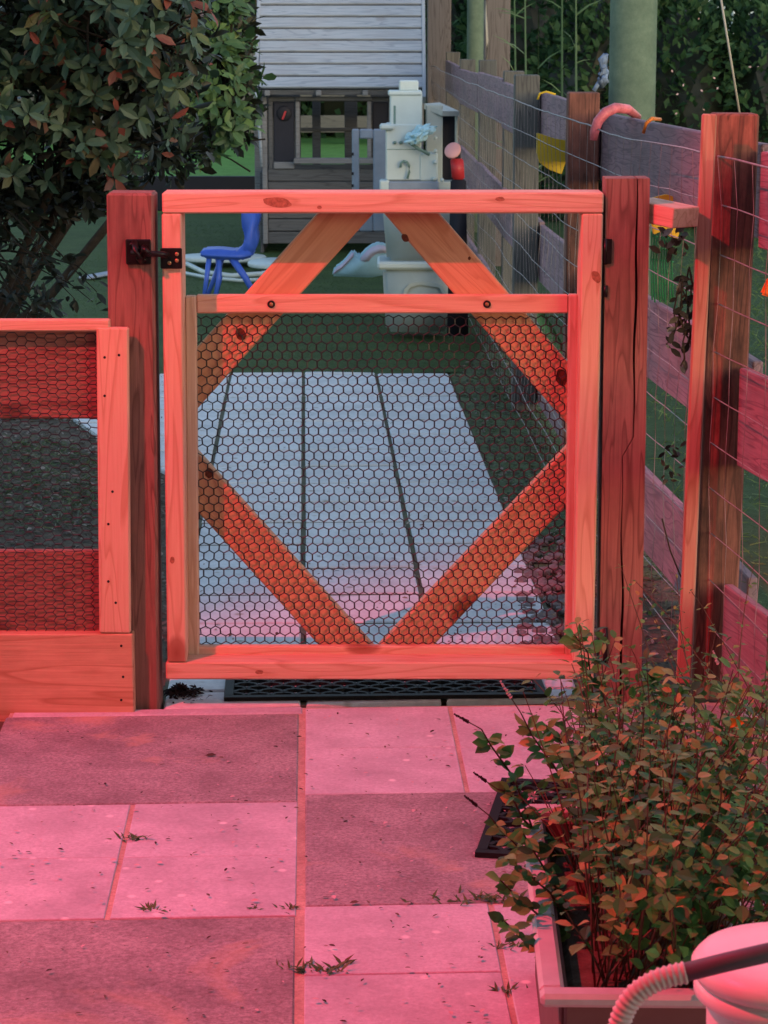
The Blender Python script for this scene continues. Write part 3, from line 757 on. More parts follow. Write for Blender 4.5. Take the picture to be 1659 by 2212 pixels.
# clock dial and its red hand
cl = lathe('clock', M_['dark'], [(.045, 0), (.045, .006), (.040, .010), (.0001, .010)], P(614, 245, YP + .004), ph, 28, (0, -1, 0))
beam('clock_hand', M_['red'], P(610, 258, YP - .010), P(617, 240, YP - .010), .012, .004, cl)
pb('sill', M_['grey_wood'], 591, 350, 636, 365, YP - .002, .04)
# large window: outer frame, sill, see-through to the back wall
pb('window_post', M_['grey_wood'], 638, 219, 648, 352, YP, .05)
pb('window_post', M_['grey_wood'], 793, 219, 802, 352, YP, .05)
pb('window_sill', M_['grey_wood'], 634, 342, 812, 354, YP - .045, .09)
pb('window_head', M_['wall_wood'], 638, 209, 804, 218, YP - .01, .04)
pb('door_panel', M_['dark'], 805, 221, 838, 366, YP + .03, .02)
pb('wall_panel', M_['wall_wood'], 839, 219, 898, 366, YP + .014, .02)
# back wall, three arched gaps
YBk = YP + 1.05
for (x0, x1) in ((570, 650), (674, 693), (744, 772), (800, 900)):
    pb('back_wall_panel', M_['wall_wood'], x0, 205, x1, 355, YBk, .02)
pb('back_wall_panel', M_['wall_wood'], 570, 355, 900, 520, YBk, .02)
pb('back_wall_rail', M_['wall_wood'], 650, 276, 800, 284, YBk - .006, .02)
pb('side_wall', M_['wall_wood'], 0, 0, 1, 1, YP, .02) if False else None
for xx in (571, 905):
    xw = P(xx, 300, YP + .5).x
    box('side_wall', M_['wall_wood'], (xw, YP + .56, .25), (.02, .95, .50), ph)
    box('side_wall', M_['wall_wood'], (xw, YP + .56, .90), (.02, .95, .18), ph)

# ============================================================ TOY PILE
YT = 10.75
def pbx(name, mat, x0, y0, x1, y1, Y, d, parent=None, bev=.008):
    a = P(x0, y0, Y); b = P(x1, y1, Y)
    return box(name, mat, ((a.x + b.x) / 2, Y + d / 2, (a.z + b.z) / 2), (abs(b.x - a.x), d, abs(a.z - b.z)), parent, bev=bev)
def tapered(name, mat, tx0, tx1, ty, bx0, bx1, by, Y, d, parent, taper_d=.85, bev=.02):
    a = P(tx0, ty, Y); b = P(tx1, ty, Y); c = P(bx0, by, Y); e = P(bx1, by, Y)
    bm = bmesh.new(); dd = d * (1 - taper_d) / 2
    top = [(a.x, Y), (b.x, Y), (b.x, Y + d), (a.x, Y + d)]; bot = [(c.x, Y + dd), (e.x, Y + dd), (e.x, Y + d - dd), (c.x, Y + d - dd)]
    vt = [bm.verts.new((x, y, a.z)) for x, y in top]; vb = [bm.verts.new((x, y, c.z)) for x, y in bot]
    bm.faces.new(vt); bm.faces.new(vb[::-1])
    for k in range(4): bm.faces.new((vb[k], vb[(k + 1) % 4], vt[(k + 1) % 4], vt[k]))
    bmesh.ops.recalc_face_normals(bm, faces=bm.faces)
    bmesh.ops.bevel(bm, geom=bm.edges[:], offset=bev, segments=3, affect='EDGES')
    return put(name, bm, mat, parent, None, None, True)
tote = thing('storage_tote', 'grey white storage tote with lid on the turf, lowest of the stack', 'tote', G(905, 720))
tapered('tub', M_['whiteg'], 826, 990, 580, 834, 972, 719, YT, .30, tote)
pbx('lid', M_['white'], 815, 566, 998, 583, YT - .015, .33, tote, .010)
V_ = [P(x, y, YT - .006) for x, y in ((868, 640), (872, 625), (884, 612), (905, 608), (935, 609), (955, 616), (966, 640), (958, 640), (948, 622), (905, 616), (886, 622), (877, 640))]
outline('molded_handle', M_['whiteg'], V_, .02, tote, bev=.003)
bin_ = thing('tall_bin', 'tall tapered grey white bin standing on the tote lid', 'bin', P(910, 566, YT))
tapered('bin_body', M_['whiteg'], 822, 1003, 396, 836, 982, 565.5, YT + .01, .26, bin_, .85, .018)
pbx('bin_rim', M_['bluegrey'], 838, 392, 948, 412, YT - .012, .20, bin_, .006)
pbx('bin_ledge', M_['white'], 820, 390, 842, 412, YT - .010, .12, bin_, .006)
kit = thing('play_kitchen', 'pale plastic toy kitchen with tap and tower, on top of the tall bin', 'toy kitchen', P(890, 395, YT))
pbx('cabinet', M_['white'], 833, 268, 910, 390, YT + .01, .20, kit, .006)
pbx('cabinet_side', M_['white'], 905, 330, 946, 392, YT + .005, .20, kit, .008)
pbx('shelf_ledge', M_['white'], 820, 268, 852, 281, YT - .015, .10, kit, .008)
pbx('tower', M_['white'], 842, 200, 912, 300, YT + .02, .16, kit, .006)
pbx('tower_cap', M_['white'], 838, 196, 912, 207, YT + .012, .175, kit, .008)
pbx('chimney', M_['white'], 862, 174, 904, 197, YT + .03, .12, kit, .006)
pbx('tower_slot', M_['greenpl'], 850, 228, 855, 274, YT + .018, .01, kit, .002)
for x in (853, 866):
    lathe('knob', M_['greenpl'], [(.0075, 0), (.0075, .010), (.0001, .012)], P(x, 308, YT + .010), kit, 16, (0, -1, 0))
pbx('seam', M_['greenpl'], 836, 322, 905, 323.5, YT + .0085, .004, kit, .0005)
tube('toy_tap', M_['greenpl'], [P(865, 362, YT - .01), P(866, 353, YT - .01), P(872, 348, YT - .01), P(879, 350, YT - .01), P(884, 358, YT - .01), P(884, 372, YT - .01), P(880, 386, YT - .01)], .0055, kit, 8)
for (x, y) in ((941, 298), (941, 326), (940, 350), (938, 386), (955, 389)):
    lathe('hook', M_['white'], [(.009, 0), (.009, .012), (.004, .016), (.0001, .016)], P(x, y, YT), kit, 12, (0, -1, 0))
# crumpled blue-grey bag and its tray on the kitchen side
bag = thing('crumpled_bag', 'crumpled pale blue plastic bag in a bracket on the toy kitchen', 'bag', P(915, 315, YT - .05))
bm = bmesh.new(); bmesh.ops.create_icosphere(bm, subdivisions=4, radius=1)
for v in bm.verts:
    k = 1 + .55 * noise.noise(v.co * 2.3) + .18 * noise.noise(v.co * 7)
    v.co = Vector((v.co.x * .058 * k, v.co.y * .04 * k, v.co.z * .034 * k + v.co.x * .025))
put('bag_film', bm, M_['cyan'], bag, Matrix.Translation(P(908, 290, YT - .045)), None, False)
tube('bracket', M_['greenpl'], [P(882, 306, YT - .03), P(905, 322, YT - .03), P(928, 334, YT - .02)], .007, bag, 8)
# side stand with open dark inside
sd = thing('grey_stand', 'pale upright plastic stand with open dark side, right of the toy kitchen', 'stand', P(955, 410, YT + .15))
YS = YT + .10
pbx('front_panel', M_['whiteg'], 920, 226, 955, 560, YS, .03, sd, .006)
pbx('rear_post', M_['whiteg'], 983, 242, 988, 420, YS + .2, .03, sd, .004)
a = P(918, 222, YS); b = P(970, 222, YS)
V = [P(918, 222, YS), P(944, 221, YS + .0), P(990, 241, YS - .0), P(958, 241, YS - .0)]
bmt = bmesh.new(); p0 = P(916, 224, YS + .01); p1 = P(956, 240, YS - .02); p2 = P(992, 240, YS + .21); p3 = P(950, 221, YS + .25)
vs_ = [bmt.verts.new(p) for p in (p0, p1, p2, p3)]; f = bmt.faces.new(vs_)
r_ = bmesh.ops.extrude_face_region(bmt, geom=[f])
for v in r_['geom']:
    if isinstance(v, bmesh.types.BMVert): v.co.z -= .022
bmesh.ops.recalc_face_normals(bmt, faces=bmt.faces)
put('top_panel', bmt, M_['whiteg'], sd)
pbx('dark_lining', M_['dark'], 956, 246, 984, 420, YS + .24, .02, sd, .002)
# open grey door panel
dr = thing('panel_door', 'blue grey plastic door panel with a window hole, left of the toy kitchen', 'door panel', P(795, 575, YT + .6))
YD = YT + .7
pbx('frame_side', M_['bluegrey'], 760, 279, 776, 500, YD, .04, dr, .006)
pbx('frame_side', M_['bluegrey'], 806, 279, 836, 500, YD, .04, dr, .006)
pbx('frame_top', M_['bluegrey'], 776.3, 279, 805.7, 300, YD + .002, .036, dr, .006)
pbx('frame_bottom', M_['bluegrey'], 776.3, 410, 805.7, 500, YD + .002, .036, dr, .006)
for y in (330, 372, 398): pbx('hinge_pin', M_['dark'], 759, y, 764, y + 6, YD - .006, .01, dr, .001)
# red toy with pale round top against the fence
rt = thing('red_toy', 'red toy with pale pink round top leaning on the fence near the playhouse', 'toy', P(985, 560, 10.55))
YQ = 10.55
tapered('toy_body', M_['red'], 973, 1001, 343, 977, 1004, 388, YQ, .05, rt, .9, .006)
lathe('round_top', M_['pinkpl'], [(.001, -.004), (.034, -.004), (.038, .0), (.034, .006), (.0001, .003)], P(978, 325, YQ - .01), rt, 24, (-.35, -.85, .45))
tapered('toy_base', M_['dark'], 974, 1007, 388.5, 966, 1012, 726, YQ, .06, rt, .9, .006)
pbx('toy_neck', M_['dark'], 983, 328, 995, 346, YQ + .01, .04, rt, .005)
# pastel cloud cushion
cc = thing('cloud_cushion', 'pastel lilac and blue cloud shaped cushion lying on the turf', 'cushion', G(775, 600))
YC = 11.45
pts = [(716, 597), (722, 578), (737, 570), (752, 553), (762, 540), (768, 546), (775, 555), (792, 537), (808, 527), (822, 525), (838, 532), (842, 560), (842, 592), (800, 600), (760, 598)]
outline('cushion_body', M_['cyan'], [P(x, y, YC) for x, y in pts], .10, cc, bev=.012, smooth=True)
pts = [(775, 562), (794, 540), (809, 531), (824, 529), (838, 536), (838, 548), (822, 546), (806, 552), (794, 568)]
outline('rainbow_band', M_['lilac'], [P(x, y, YC - .012) for x, y in pts], .03, cc, bev=.008, smooth=True)
pts = [(718, 595), (724, 580), (738, 572), (753, 555), (762, 543), (766, 552), (752, 568), (738, 582)]
outline('puffy_edge', M_['lilac'], [P(x, y, YC - .010) for x, y in pts], .03, cc, bev=.006, smooth=True)

# blue child's chair
ch = thing('blue_chair', 'small royal blue plastic childs chair standing on the turf', 'chair', G(490, 655))
YCh = 11.75
seat = outline('seat', M_['blue'], [P(x, y, YCh) for x, y in ((428, 549), (436, 543), (470, 542), (505, 546), (530, 540), (548, 548), (545, 556), (520, 563), (480, 562), (440, 558))], .27, ch, bev=.010, smooth=True)
outline('backrest', M_['blue'], [P(x, y, YCh + .01) for x, y in ((505, 546), (520, 538), (528, 520), (528, 505), (523, 495), (521, 470), (522, 430), (560, 430), (559, 480), (552, 500), (556, 515), (553, 538), (540, 556), (520, 560))], .25, ch, bev=.008, smooth=True)
tube('leg', M_['blue'], [P(452, 556, YCh + .03), P(440, 650, YCh + .01)], [.014, .010], ch, 8)
tube('leg', M_['blue'], [P(472, 556, YCh + .03), P(474, 600, YCh + .02), P(463, 655, YCh)], [.018, .015, .011], ch, 8)
tube('leg', M_['blue'], [P(500, 556, YCh + .03), P(530, 600, YCh + .01), P(558, 650, YCh)], [.020, .017, .012], ch, 8)
tube('leg', M_['blue'], [P(480, 556, YCh + .24), P(448, 640, YCh + .25)], [.016, .010], ch, 8)
# pale boards / flattened toy table on the turf
tb = thing('flat_table_top', 'pale blue white oval toy table top lying on the turf behind the blue chair', 'table top', G(520, 585))
for (cx, cy, w, h, z) in ((480, 556, 190, 18, .05), (590, 568, 110, 22, .06)):
    c = G(cx, cy, z); rx = w / 2 / F * (c.y); ry = h / F * c.y * 4.0
    lathe('board', M_['white'], [(.97, -.014), (1.0, -.008), (1.0, .004), (.97, .010), (.0001, .010)], c, tb, 40)
    bpy.context  # keep
    o = tb.children[-1] if len(tb.children) else None
    ob = [x for x in col.objects if x.parent == tb][-1]; ob.scale = (rx, min(ry, .5), 1)
tube('curved_rim', M_['white'], [G(404, 570, .03), G(440, 588, .03), G(500, 596, .03), G(560, 592, .03), G(620, 582, .04)], .014, tb, 8)
tube('curved_rim', M_['white'], [G(400, 590, .02), G(450, 600, .02), G(520, 606, .02), G(560, 604, .02)], .010, tb, 8)
o = beam('loose_plank', M_['roofboard'], G(182, 600, .015), G(300, 578, .03), .012, .08, None)
tag(o, 'narrow pale plank lying on the turf left of the gate post', 'plank')

# ============================================================ POLES AND TREES BEHIND
def pole(name, label, mat, xpx, wpx, Y, zt, round_=True, group=None):
    c = P(xpx, 120, Y); r = wpx / 2 / F * Y
    t = thing(name, label, 'pole' if round_ else 'post', (c.x, Y, 0), group)
    if round_: lathe('shaft', mat, [(r * 1.03, -.2), (r * 1.02, 1.0), (r, zt)], (c.x, Y, 0), t, 28)
    else: beam('shaft', mat, Vector((c.x, Y, -.2)), Vector((c.x, Y, zt)), 2 * r, 2 * r, t, up=(1, 0, 0), bev=.006)
    return t
pole('round_pole', 'thick round greenish pole behind the fence above the pink noodle', M_['pole'], 1367, 98, 11.0, 4.5)
pole('round_pole', 'thin round green pole between two tall brown posts', M_['pole'], 1027, 36, 16.5, 4.5)
pole('tall_post', 'tall brown square post with a pale rope, right of the thin green pole', M_['polebrown'], 1073, 54, 14.2, 4.5, False)
pole('tall_post', 'tall brown square post nearest the playhouse', M_['polebrown'], 948, 50, 17.2, 4.5, False)
o = tube('rope', M_['rope'], [P(1050, -60, 13.9), P(1049, 30, 13.9), P(1053, 90, 13.9), P(1050, 142, 13.9)], .007, None, 6); tag(o, 'pale rope hanging down the tall brown post', 'rope')
o = tube('guy_line', M_['rope'], [P(1548, -60, 7.2), P(1598, 247, 7.2)], .0035, None, 6); tag(o, 'thin pale line running up from the nearest fence post', 'line')
tc = thing('rope_tangle', 'faded blue knotted rope hanging at the left of the thick green pole', 'rope', P(1300, 150, 10.4))
for j in range(5):
    pts = [P(1301 + rnd.uniform(-7, 10), 118 + k * 13 + rnd.uniform(-4, 4), 10.4 + rnd.uniform(-.02, .02)) for k in range(6)]
    tube('strand', M_['bluerope'], pts, .012, tc, 6)
tube('strand', M_['bluerope'], [P(1298, 172, 10.4), P(1290, 184, 10.4), P(1283, 196, 10.4)], .010, tc, 6)

def crown_mass(name, mat, blobs, count, size, parent, kind='quad', singles=0, up=.2, inner=None, shell=.35, droop=0.0):
    pos = []; d = []; n_ = []; s_ = []
    wts = np.array([b[1][0] * b[1][2] for b in blobs]); wts = wts / wts.sum()
    for (c, r), w in zip(blobs, wts):
        k = int(count * w); c = np.array(c); r = np.array(r)
        u_ = rs.normal(size=(k, 3)); u_ /= np.linalg.norm(u_, axis=1, keepdims=True)
        rad = 1 - shell * rs.rand(k) ** 1.5
        bumpy = np.array([1 + .22 * noise.noise(Vector(x * 2.2 + c)) + .1 * noise.noise(Vector(x * 6 + c)) for x in u_])
        p = c + u_ * r * (rad * bumpy)[:, None]
        dd = u_ + rs.normal(size=(k, 3)) * .7; dd[:, 2] += up - droop
        nn = u_ + rs.normal(size=(k, 3)) * .5 + np.array([0, 0, .6])
        pos.append(p); d.append(dd); n_.append(nn); s_.append(size * (.6 + .8 * rs.rand(k)))
    pos = np.concatenate(pos); d = np.concatenate(d); n_ = np.concatenate(n_); s_ = np.concatenate(s_)
    keep = pos[:, 2] > .02
    foliage(parent, mat, pos[keep], d[keep], n_[keep], s_[keep], kind, name, singles)
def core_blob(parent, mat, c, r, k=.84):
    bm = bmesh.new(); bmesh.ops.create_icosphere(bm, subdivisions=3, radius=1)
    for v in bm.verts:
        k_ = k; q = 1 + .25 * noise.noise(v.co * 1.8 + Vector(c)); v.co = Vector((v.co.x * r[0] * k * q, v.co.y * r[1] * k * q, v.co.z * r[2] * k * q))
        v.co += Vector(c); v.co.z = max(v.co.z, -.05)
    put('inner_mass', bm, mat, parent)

hb = []
def bush(name, label, blobs, count, size, mat, cat='bush', kind='quad', core=True, group=None):
    c0 = blobs[0][0]
    t = thing(name, label, cat, (c0[0], c0[1], 0), group)
    if core:
        for (c, r) in blobs: core_blob(t, M_['leaf_deep'], c, r)
    crown_mass('foliage', mat, blobs, int(count * 1.1), size * 1.25, t, kind, shell=.16)
    tube('stem', M_['bark'], [(c0[0], c0[1], -.05), (c0[0] + .05, c0[1], c0[2] * .5), (c0[0], c0[1], c0[2])], [.06, .05, .02], t, 8)
    return t
# hedge far right: top edge dips so that the pale wall shows
def X_at(px, Y): return (px - W0 / 2) / F * Y * 1.0
bush('hedge', 'dense green hedge behind the thick pole at the right', [((X_at(1480, 17), 17.3, .55), (.65, .7, 1.03)), ((X_at(1650, 17), 17.2, .5), (.6, .7, 1.12)), ((X_at(1330, 17), 17.6, .6), (.55, .6, 1.25)), ((X_at(1800, 17), 17.6, .6), (.7, .7, 1.2))], 24000, .060, M_['leaf_hedge'], 'hedge')
bush('hedge', 'dark tall hedge behind the corn stalks and the thin green pole', [((X_at(1180, 19), 19.5, .8), (.7, .7, 1.6)), ((X_at(1010, 20), 20.5, .9), (.7, .7, 1.9)), ((X_at(1330, 20), 20.3, .9), (.7, .7, 1.55))], 14000, .080, M_['leaf_hedge'], 'hedge')
bush('far_trees', 'dark trees beyond the back fence seen left of the playhouse', [((X_at(480, 31), 31, 1.6), (1.5, 1.0, 2.4)), ((X_at(150, 31), 31, 1.6), (1.6, 1.0, 2.5)), ((X_at(-200, 31), 31, 1.6), (1.6, 1.0, 2.5))], 9000, .13, M_['leaf_hedge'], 'trees')
bush('far_trees', 'dark trees beyond the back fence behind the playhouse roof', [((X_at(760, 31), 31.4, 1.6), (1.5, 1.0, 2.2)), ((X_at(1000, 31), 31, 1.6), (1.4, 1.0, 2.5))], 6000, .13, M_['leaf_hedge'], 'trees')
# small white flowers on the right hedge
fl = []
for k in range(11):
    p = P(rnd.uniform(1430, 1655), rnd.uniform(30, 250), 16.55); fl.append(tuple(p))
t = [o for o in col.objects if o.name == 'hedge'][0]
foliage(t, M_['petal_p'], fl, [(rnd.uniform(-1, 1), -.2, rnd.uniform(-1, 1)) for _ in fl], [(0, -1, .2)] * len(fl), [.022] * len(fl), 'quad', 'blossom')
# neighbour's pale wall
nb = thing('neighbour_house', 'pale blue grey wall of a house above the right hedge', 'house', (X_at(1560, 26), 26, 0))
a = P(1505, 60, 26); box('wall', M_['wallpale'], (a.x + 1.6, 27.5, 1.5), (3.2, 3, 3.0), nb, bev=.01)
box('roof', M_['grey_wood'], (a.x + 1.6, 27.5, 3.08), (3.6, 3.4, .14), nb, bev=.01)
box('downpipe', M_['white'], (P(1590, 20, 25.96).x, 25.96, 1.5), (.08, .06, 2.9), nb, bev=.01)
# tall stalks beyond the fence
for (x, yb, yt, Y, lab) in ((1138, 175, -40, 13.2, 'tall green reed stalk behind the third fence post'), (1158, 180, 20, 13.4, 'shorter green reed stalk with broad leaves by the third fence post'), (1116, 165, -20, 13.8, 'slim reed stalk nearest the tall roped post'), (1212, 190, -60, 13.0, 'tall pale reed stalk left of the thick green pole'), (1244, 190, -60, 13.6, 'pale reed stalk close beside the thick green pole')):
    a = P(x, yb, Y); a.z = 0; b = P(x + rnd.uniform(-8, 8), yt, Y)
    t = thing('reed', lab, 'reed', (a.x, Y, 0))
    tube('stem', M_['corn'], [a, (a + b) / 2 + Vector((.01, 0, 0)), b], [.010, .008, .004], t, 6)
    lp_, ld, ls = [], [], []
    for k in range(7):
        tt = rnd.uniform(.35, 1); p = a.lerp(b, tt); an = rnd.uniform(0, 6.28)
        lp_.append(tuple(p)); ld.append((math.cos(an), math.sin(an) * .6, rnd.uniform(.1, 1.0))); ls.append(rnd.uniform(.10, .20))
    foliage(t, M_['corn'], lp_, ld, [(0, -.6, .7)] * 7, ls, 'oval' if False else 'blade')

# back fence, dark strip, lawn beyond
bf = thing('back_fence', 'grey horizontal board fence far behind the left shrub and playhouse', 'fence', (0, 29, 0))
for k in range(-7, 7):
    beam('post', M_['backwood'], (k * 1.8 - .4, 29, -.1), (k * 1.8 - .4, 29, 1.25), .1, .1, bf, up=(1, 0, 0))
for (z, h) in ((1.0, .20), (.60, .20), (.22, .20)):
    for k in range(-7, 6):
        beam('board', M_['backwood'], (k * 1.8 - .395, 28.93, z), (k * 1.8 + 1.395, 28.93, z + rnd.uniform(-.01, .01)), h, .03, bf)
o = box('dark_low_strip', M_['dark'], (-1.6, 18.6, .12), (5.0, .08, .26), None); tag(o, 'dark low edging between the turf and the bright far lawn', 'strip')  # plain near-black box across the far end of the turf

# ============================================================ SHRUBS AT THE LEFT
def shrub(name, label, blobs, whorls, lsize, mat, singles, seed, inner_n, branch_base, whorl_n=(5, 8)):
    q = np.random.RandomState(seed); rr = random.Random(seed)
    t = thing(name, label, 'shrub', tuple(branch_base[0]))
    pos = []; d = []; n_ = []; s_ = []; V = []; Fc = []
    w = np.array([b[1][0] * b[1][2] for b in blobs]); w = w / w.sum()
    for (c, r), ww in zip(blobs, w):
        c = np.array(c); r = np.array(r)
        for k in range(int(whorls * ww)):
            u_ = unit(q.normal(size=3)); 
            if u_[1] > .5: u_[1] *= -1
            rad = (1 - .38 * q.rand() ** 1.3) * (1 + .22 * noise.noise(Vector(u_ * 2.4 + c)))
            p = c + u_ * r * rad
            axis = unit(u_ + np.array([0, -.25, .45]) + q.normal(size=3) * .3)
            a1 = unit(np.cross(axis, q.normal(size=3))); a2 = np.cross(axis, a1)
            m = q.randint(*whorl_n); ph_ = q.rand() * 6
            for j in range(m):
                th = ph_ + j * 2.4; rad_d = a1 * math.cos(th) + a2 * math.sin(th)
                dd = unit(rad_d + axis * q.uniform(.0, .9)); nn = unit(axis - rad_d * .3)
                pos.append(p - axis * .01 * j * .5); d.append(dd); n_.append(nn); s_.append(lsize * q.uniform(.65, 1.15))
            # twig
            b_ = p - axis * .16 + q.normal(size=3) * .01
            tube_data([Vector(b_), Vector((b_ + p) / 2 + q.normal(size=3) * .008), Vector(p)], [.003, .0025, .0018], 4, V, Fc, cap=False)
    foliage(t, mat, pos, d, n_, s_, 'oval', 'foliage', singles)
    # inner shade leaves
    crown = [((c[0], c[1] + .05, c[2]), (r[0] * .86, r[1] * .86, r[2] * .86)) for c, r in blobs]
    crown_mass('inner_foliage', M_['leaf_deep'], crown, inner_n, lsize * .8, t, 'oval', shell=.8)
    put('twig', mesh_from('twig', V, Fc), M_['bark'], t, None, 'stuff')
    for bpt in branch_base:
        for (c, r) in blobs:
            c = Vector(c); b0 = Vector(bpt); mid = b0.lerp(c, .5) + Vector((rr.uniform(-.08, .08), 0, -.05))
            tube('branch', M_['bark'], [b0, mid, c], [.022, .015, .007], t, 7)
    return t
def C(px, py, Y, dx=0): p = P(px, py, Y); return (p.x, p.y, p.z)
k6 = 6.3 / F
shrub('leafy_shrub', 'large dark leaved shrub with some leaves coloured red for lamp light, filling the upper left', [
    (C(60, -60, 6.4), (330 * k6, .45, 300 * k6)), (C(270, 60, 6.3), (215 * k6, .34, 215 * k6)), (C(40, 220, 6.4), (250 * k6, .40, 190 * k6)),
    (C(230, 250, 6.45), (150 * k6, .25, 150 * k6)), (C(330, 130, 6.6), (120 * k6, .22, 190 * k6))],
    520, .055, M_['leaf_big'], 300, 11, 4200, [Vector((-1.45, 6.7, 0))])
shrub('light_shrub', 'lighter green small leaved shrub between the dark shrub and the playhouse', [
    (C(445, 30, 7.6), (110 * 7.6 / F, .3, 170 * 7.6 / F)), (C(468, 190, 7.5), (100 * 7.6 / F, .28, 150 * 7.6 / F)), (C(400, 290, 7.6), (80 * 7.6 / F, .25, 80 * 7.6 / F))],
    330, .056, M_['leaf_light'], 120, 23, 1800, [Vector((-1.75, 7.8, 0))], (4, 7))
t = [o for o in col.objects if o.name == 'leafy_shrub'][0]
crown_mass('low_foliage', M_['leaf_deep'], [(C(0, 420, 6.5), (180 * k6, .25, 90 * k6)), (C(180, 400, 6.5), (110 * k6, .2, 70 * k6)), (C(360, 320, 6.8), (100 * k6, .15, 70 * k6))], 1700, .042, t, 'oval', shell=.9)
# low dark twigs under the shrub
t = [o for o in col.objects if o.name == 'leafy_shrub'][0]
lpos, ld, ls = [], [], []
for k in range(11):
    a = P(-90, 440 + k * 12, 6.5); b = P(110 + rnd.uniform(-20, 110), 500 + 13 * k, 6.1); pts = []
    for j in range(9):
        t_ = j / 8; p = a.lerp(b, t_) + Vector((0, 0, -.10 * t_ * t_ + .05 * math.sin(t_ * 3 + k))) + Vector((0, 0, .014 * noise.noise(Vector((t_ * 5, k, 0))))); pts.append(p)
        if j > 2:
            for q_ in range(3): lpos.append(tuple(p + Vector((rnd.gauss(0, .012), 0, rnd.gauss(0, .012))))); ld.append((rnd.uniform(-.3, 1), rnd.uniform(-.7, .3), rnd.uniform(-.7, .7))); ls.append(rnd.uniform(.02, .045))
    tube('low_branch', M_['bark'], pts, [.005 - .0045 * j / 9 for j in range(9)], t, 5)
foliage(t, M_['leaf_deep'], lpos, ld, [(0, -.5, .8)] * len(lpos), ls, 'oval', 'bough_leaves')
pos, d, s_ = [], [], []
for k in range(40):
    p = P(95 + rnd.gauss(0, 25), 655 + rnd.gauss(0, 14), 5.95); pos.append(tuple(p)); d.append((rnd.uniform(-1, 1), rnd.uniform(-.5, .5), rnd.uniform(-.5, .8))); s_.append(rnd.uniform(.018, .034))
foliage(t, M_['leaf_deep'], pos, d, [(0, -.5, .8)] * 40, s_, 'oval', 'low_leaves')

# ============================================================ MATS
def mat_mesh(L, D, seed=0):
    V = []; Fc = []
    def bar(x0, y0, x1, y1, h=.008, w=.010):
        a = Vector((x0, y0, h / 2)); b = Vector((x1, y1, h / 2)); dv = (b - a).normalized(); nv = Vector((-dv.y, dv.x, 0)) * w / 2
        base = len(V)
        for p in (a - nv, b - nv, b + nv, a + nv): V.append(Vector((p.x, p.y, 0.0)))
        for p in (a - nv * .8, b - nv * .8, b + nv * .8, a + nv * .8): V.append(Vector((p.x, p.y, h)))
        Fc.extend([(base + 4, base + 5, base + 6, base + 7)] + [(base + k, base + (k + 1) % 4, base + 4 + (k + 1) % 4, base + 4 + k) for k in range(4)])
    for (x0, y0, x1, y1) in ((-L / 2, -D / 2 + .01, L / 2, -D / 2 + .01), (-L / 2, D / 2 - .01, L / 2, D / 2 - .01)): bar(x0, y0, x1, y1, w=.022)
    for (x0, y0, x1, y1) in ((-L / 2 + .01, -D / 2 + .02, -L / 2 + .01, D / 2 - .02), (L / 2 - .01, -D / 2 + .02, L / 2 - .01, D / 2 - .02)): bar(x0, y0, x1, y1, w=.022)
    p = .052; rows = int((D - .03) / (p * .5)); cols = int(L / p)
    for j in range(rows):
        for i in range(cols):
            cx = -L / 2 + .02 + (i + (.5 if j % 2 else 0)) * p; cy = -D / 2 + .02 + j * p * .5
            pr = None
            for k in range(5):
                a_ = math.pi * k / 4; x = cx + p * .5 * math.cos(a_); y = cy + p * .42 * math.sin(a_)
                if pr and abs(x) < L / 2 - .01 and abs(pr[0]) < L / 2 - .01 and y < D / 2 - .01: bar(pr[0], pr[1], x, y, h=.0072 + .0005 * (j % 2), w=.0105)
                pr = (x, y)
    return mesh_from('mat_web', V, Fc)
mm = mat_mesh(.68, .42)
a = G(462, 1530); b = G(1186, 1514)
mt = thing('rubber_mat', 'black openwork rubber door mat lying under the gate', 'door mat', ((a.x + b.x) / 2, a.y + .23, .009))
an = math.atan2(b.y - a.y, b.x - a.x)
put('mat_web', mm, M_['black'], mt, Matrix.Translation(((a.x + b.x) / 2, (a.y + b.y) / 2 + .215, .0095)) @ Matrix.Rotation(an * .5, 4, 'Z'))
a = G(1012, 1855, TOPZ)
mt2 = thing('rubber_mat', 'black openwork rubber mat corner sticking out from under the planter', 'door mat', (a.x + .34, a.y + .2, TOPZ))
rzm = R(-9)
put('mat_web', mm, M_['black'], mt2, Matrix.Translation(Vector((a.x, a.y, TOPZ + .002)) + Matrix.Rotation(rzm, 3, 'Z') @ Vector((.35, .215, 0))) @ Matrix.Rotation(rzm, 4, 'Z'))

# ============================================================ PLANTER
pz = .27
c1 = G(1168, 2150, pz); c2 = G(1726, 2162, pz)     # front left and right corners of the rim
ang = math.atan2(c2.y - c1.y, c2.x - c1.x) ; wid = .278; leng = .72; rimw = .030
pl = thing('planter_box', 'rectangular worn grey planter trough with pale rim at the lower right', 'planter', (c1.x + wid / 2, c1.y + leng / 2, TOPZ))
ra = R(-1.2)
def PLc(x, y, z): v = Matrix.Rotation(ra, 3, 'Z') @ Vector((x, y, 0)); return Vector((c1.x + v.x, c1.y + v.y, z))
rimh = .017
for (x0, y0, x1, y1, nm) in ((0, rimw / 2, wid, rimw / 2, 'front_rim'), (0, leng - rimw / 2, wid, leng - rimw / 2, 'back_rim')):
    beam(nm, M_['planter'], PLc(x0, y0, pz - rimh / 2), PLc(x1, y1, pz - rimh / 2), rimh, rimw, pl, bev=.006)
for x in (rimw / 2, wid - rimw / 2):
    beam('side_rim', M_['planter'], PLc(x, rimw + .0005, pz - rimh / 2 - .0015), PLc(x, leng - rimw - .0005, pz - rimh / 2 - .0015), rimh, rimw, pl, bev=.006)
hb_ = pz - rimh - TOPZ
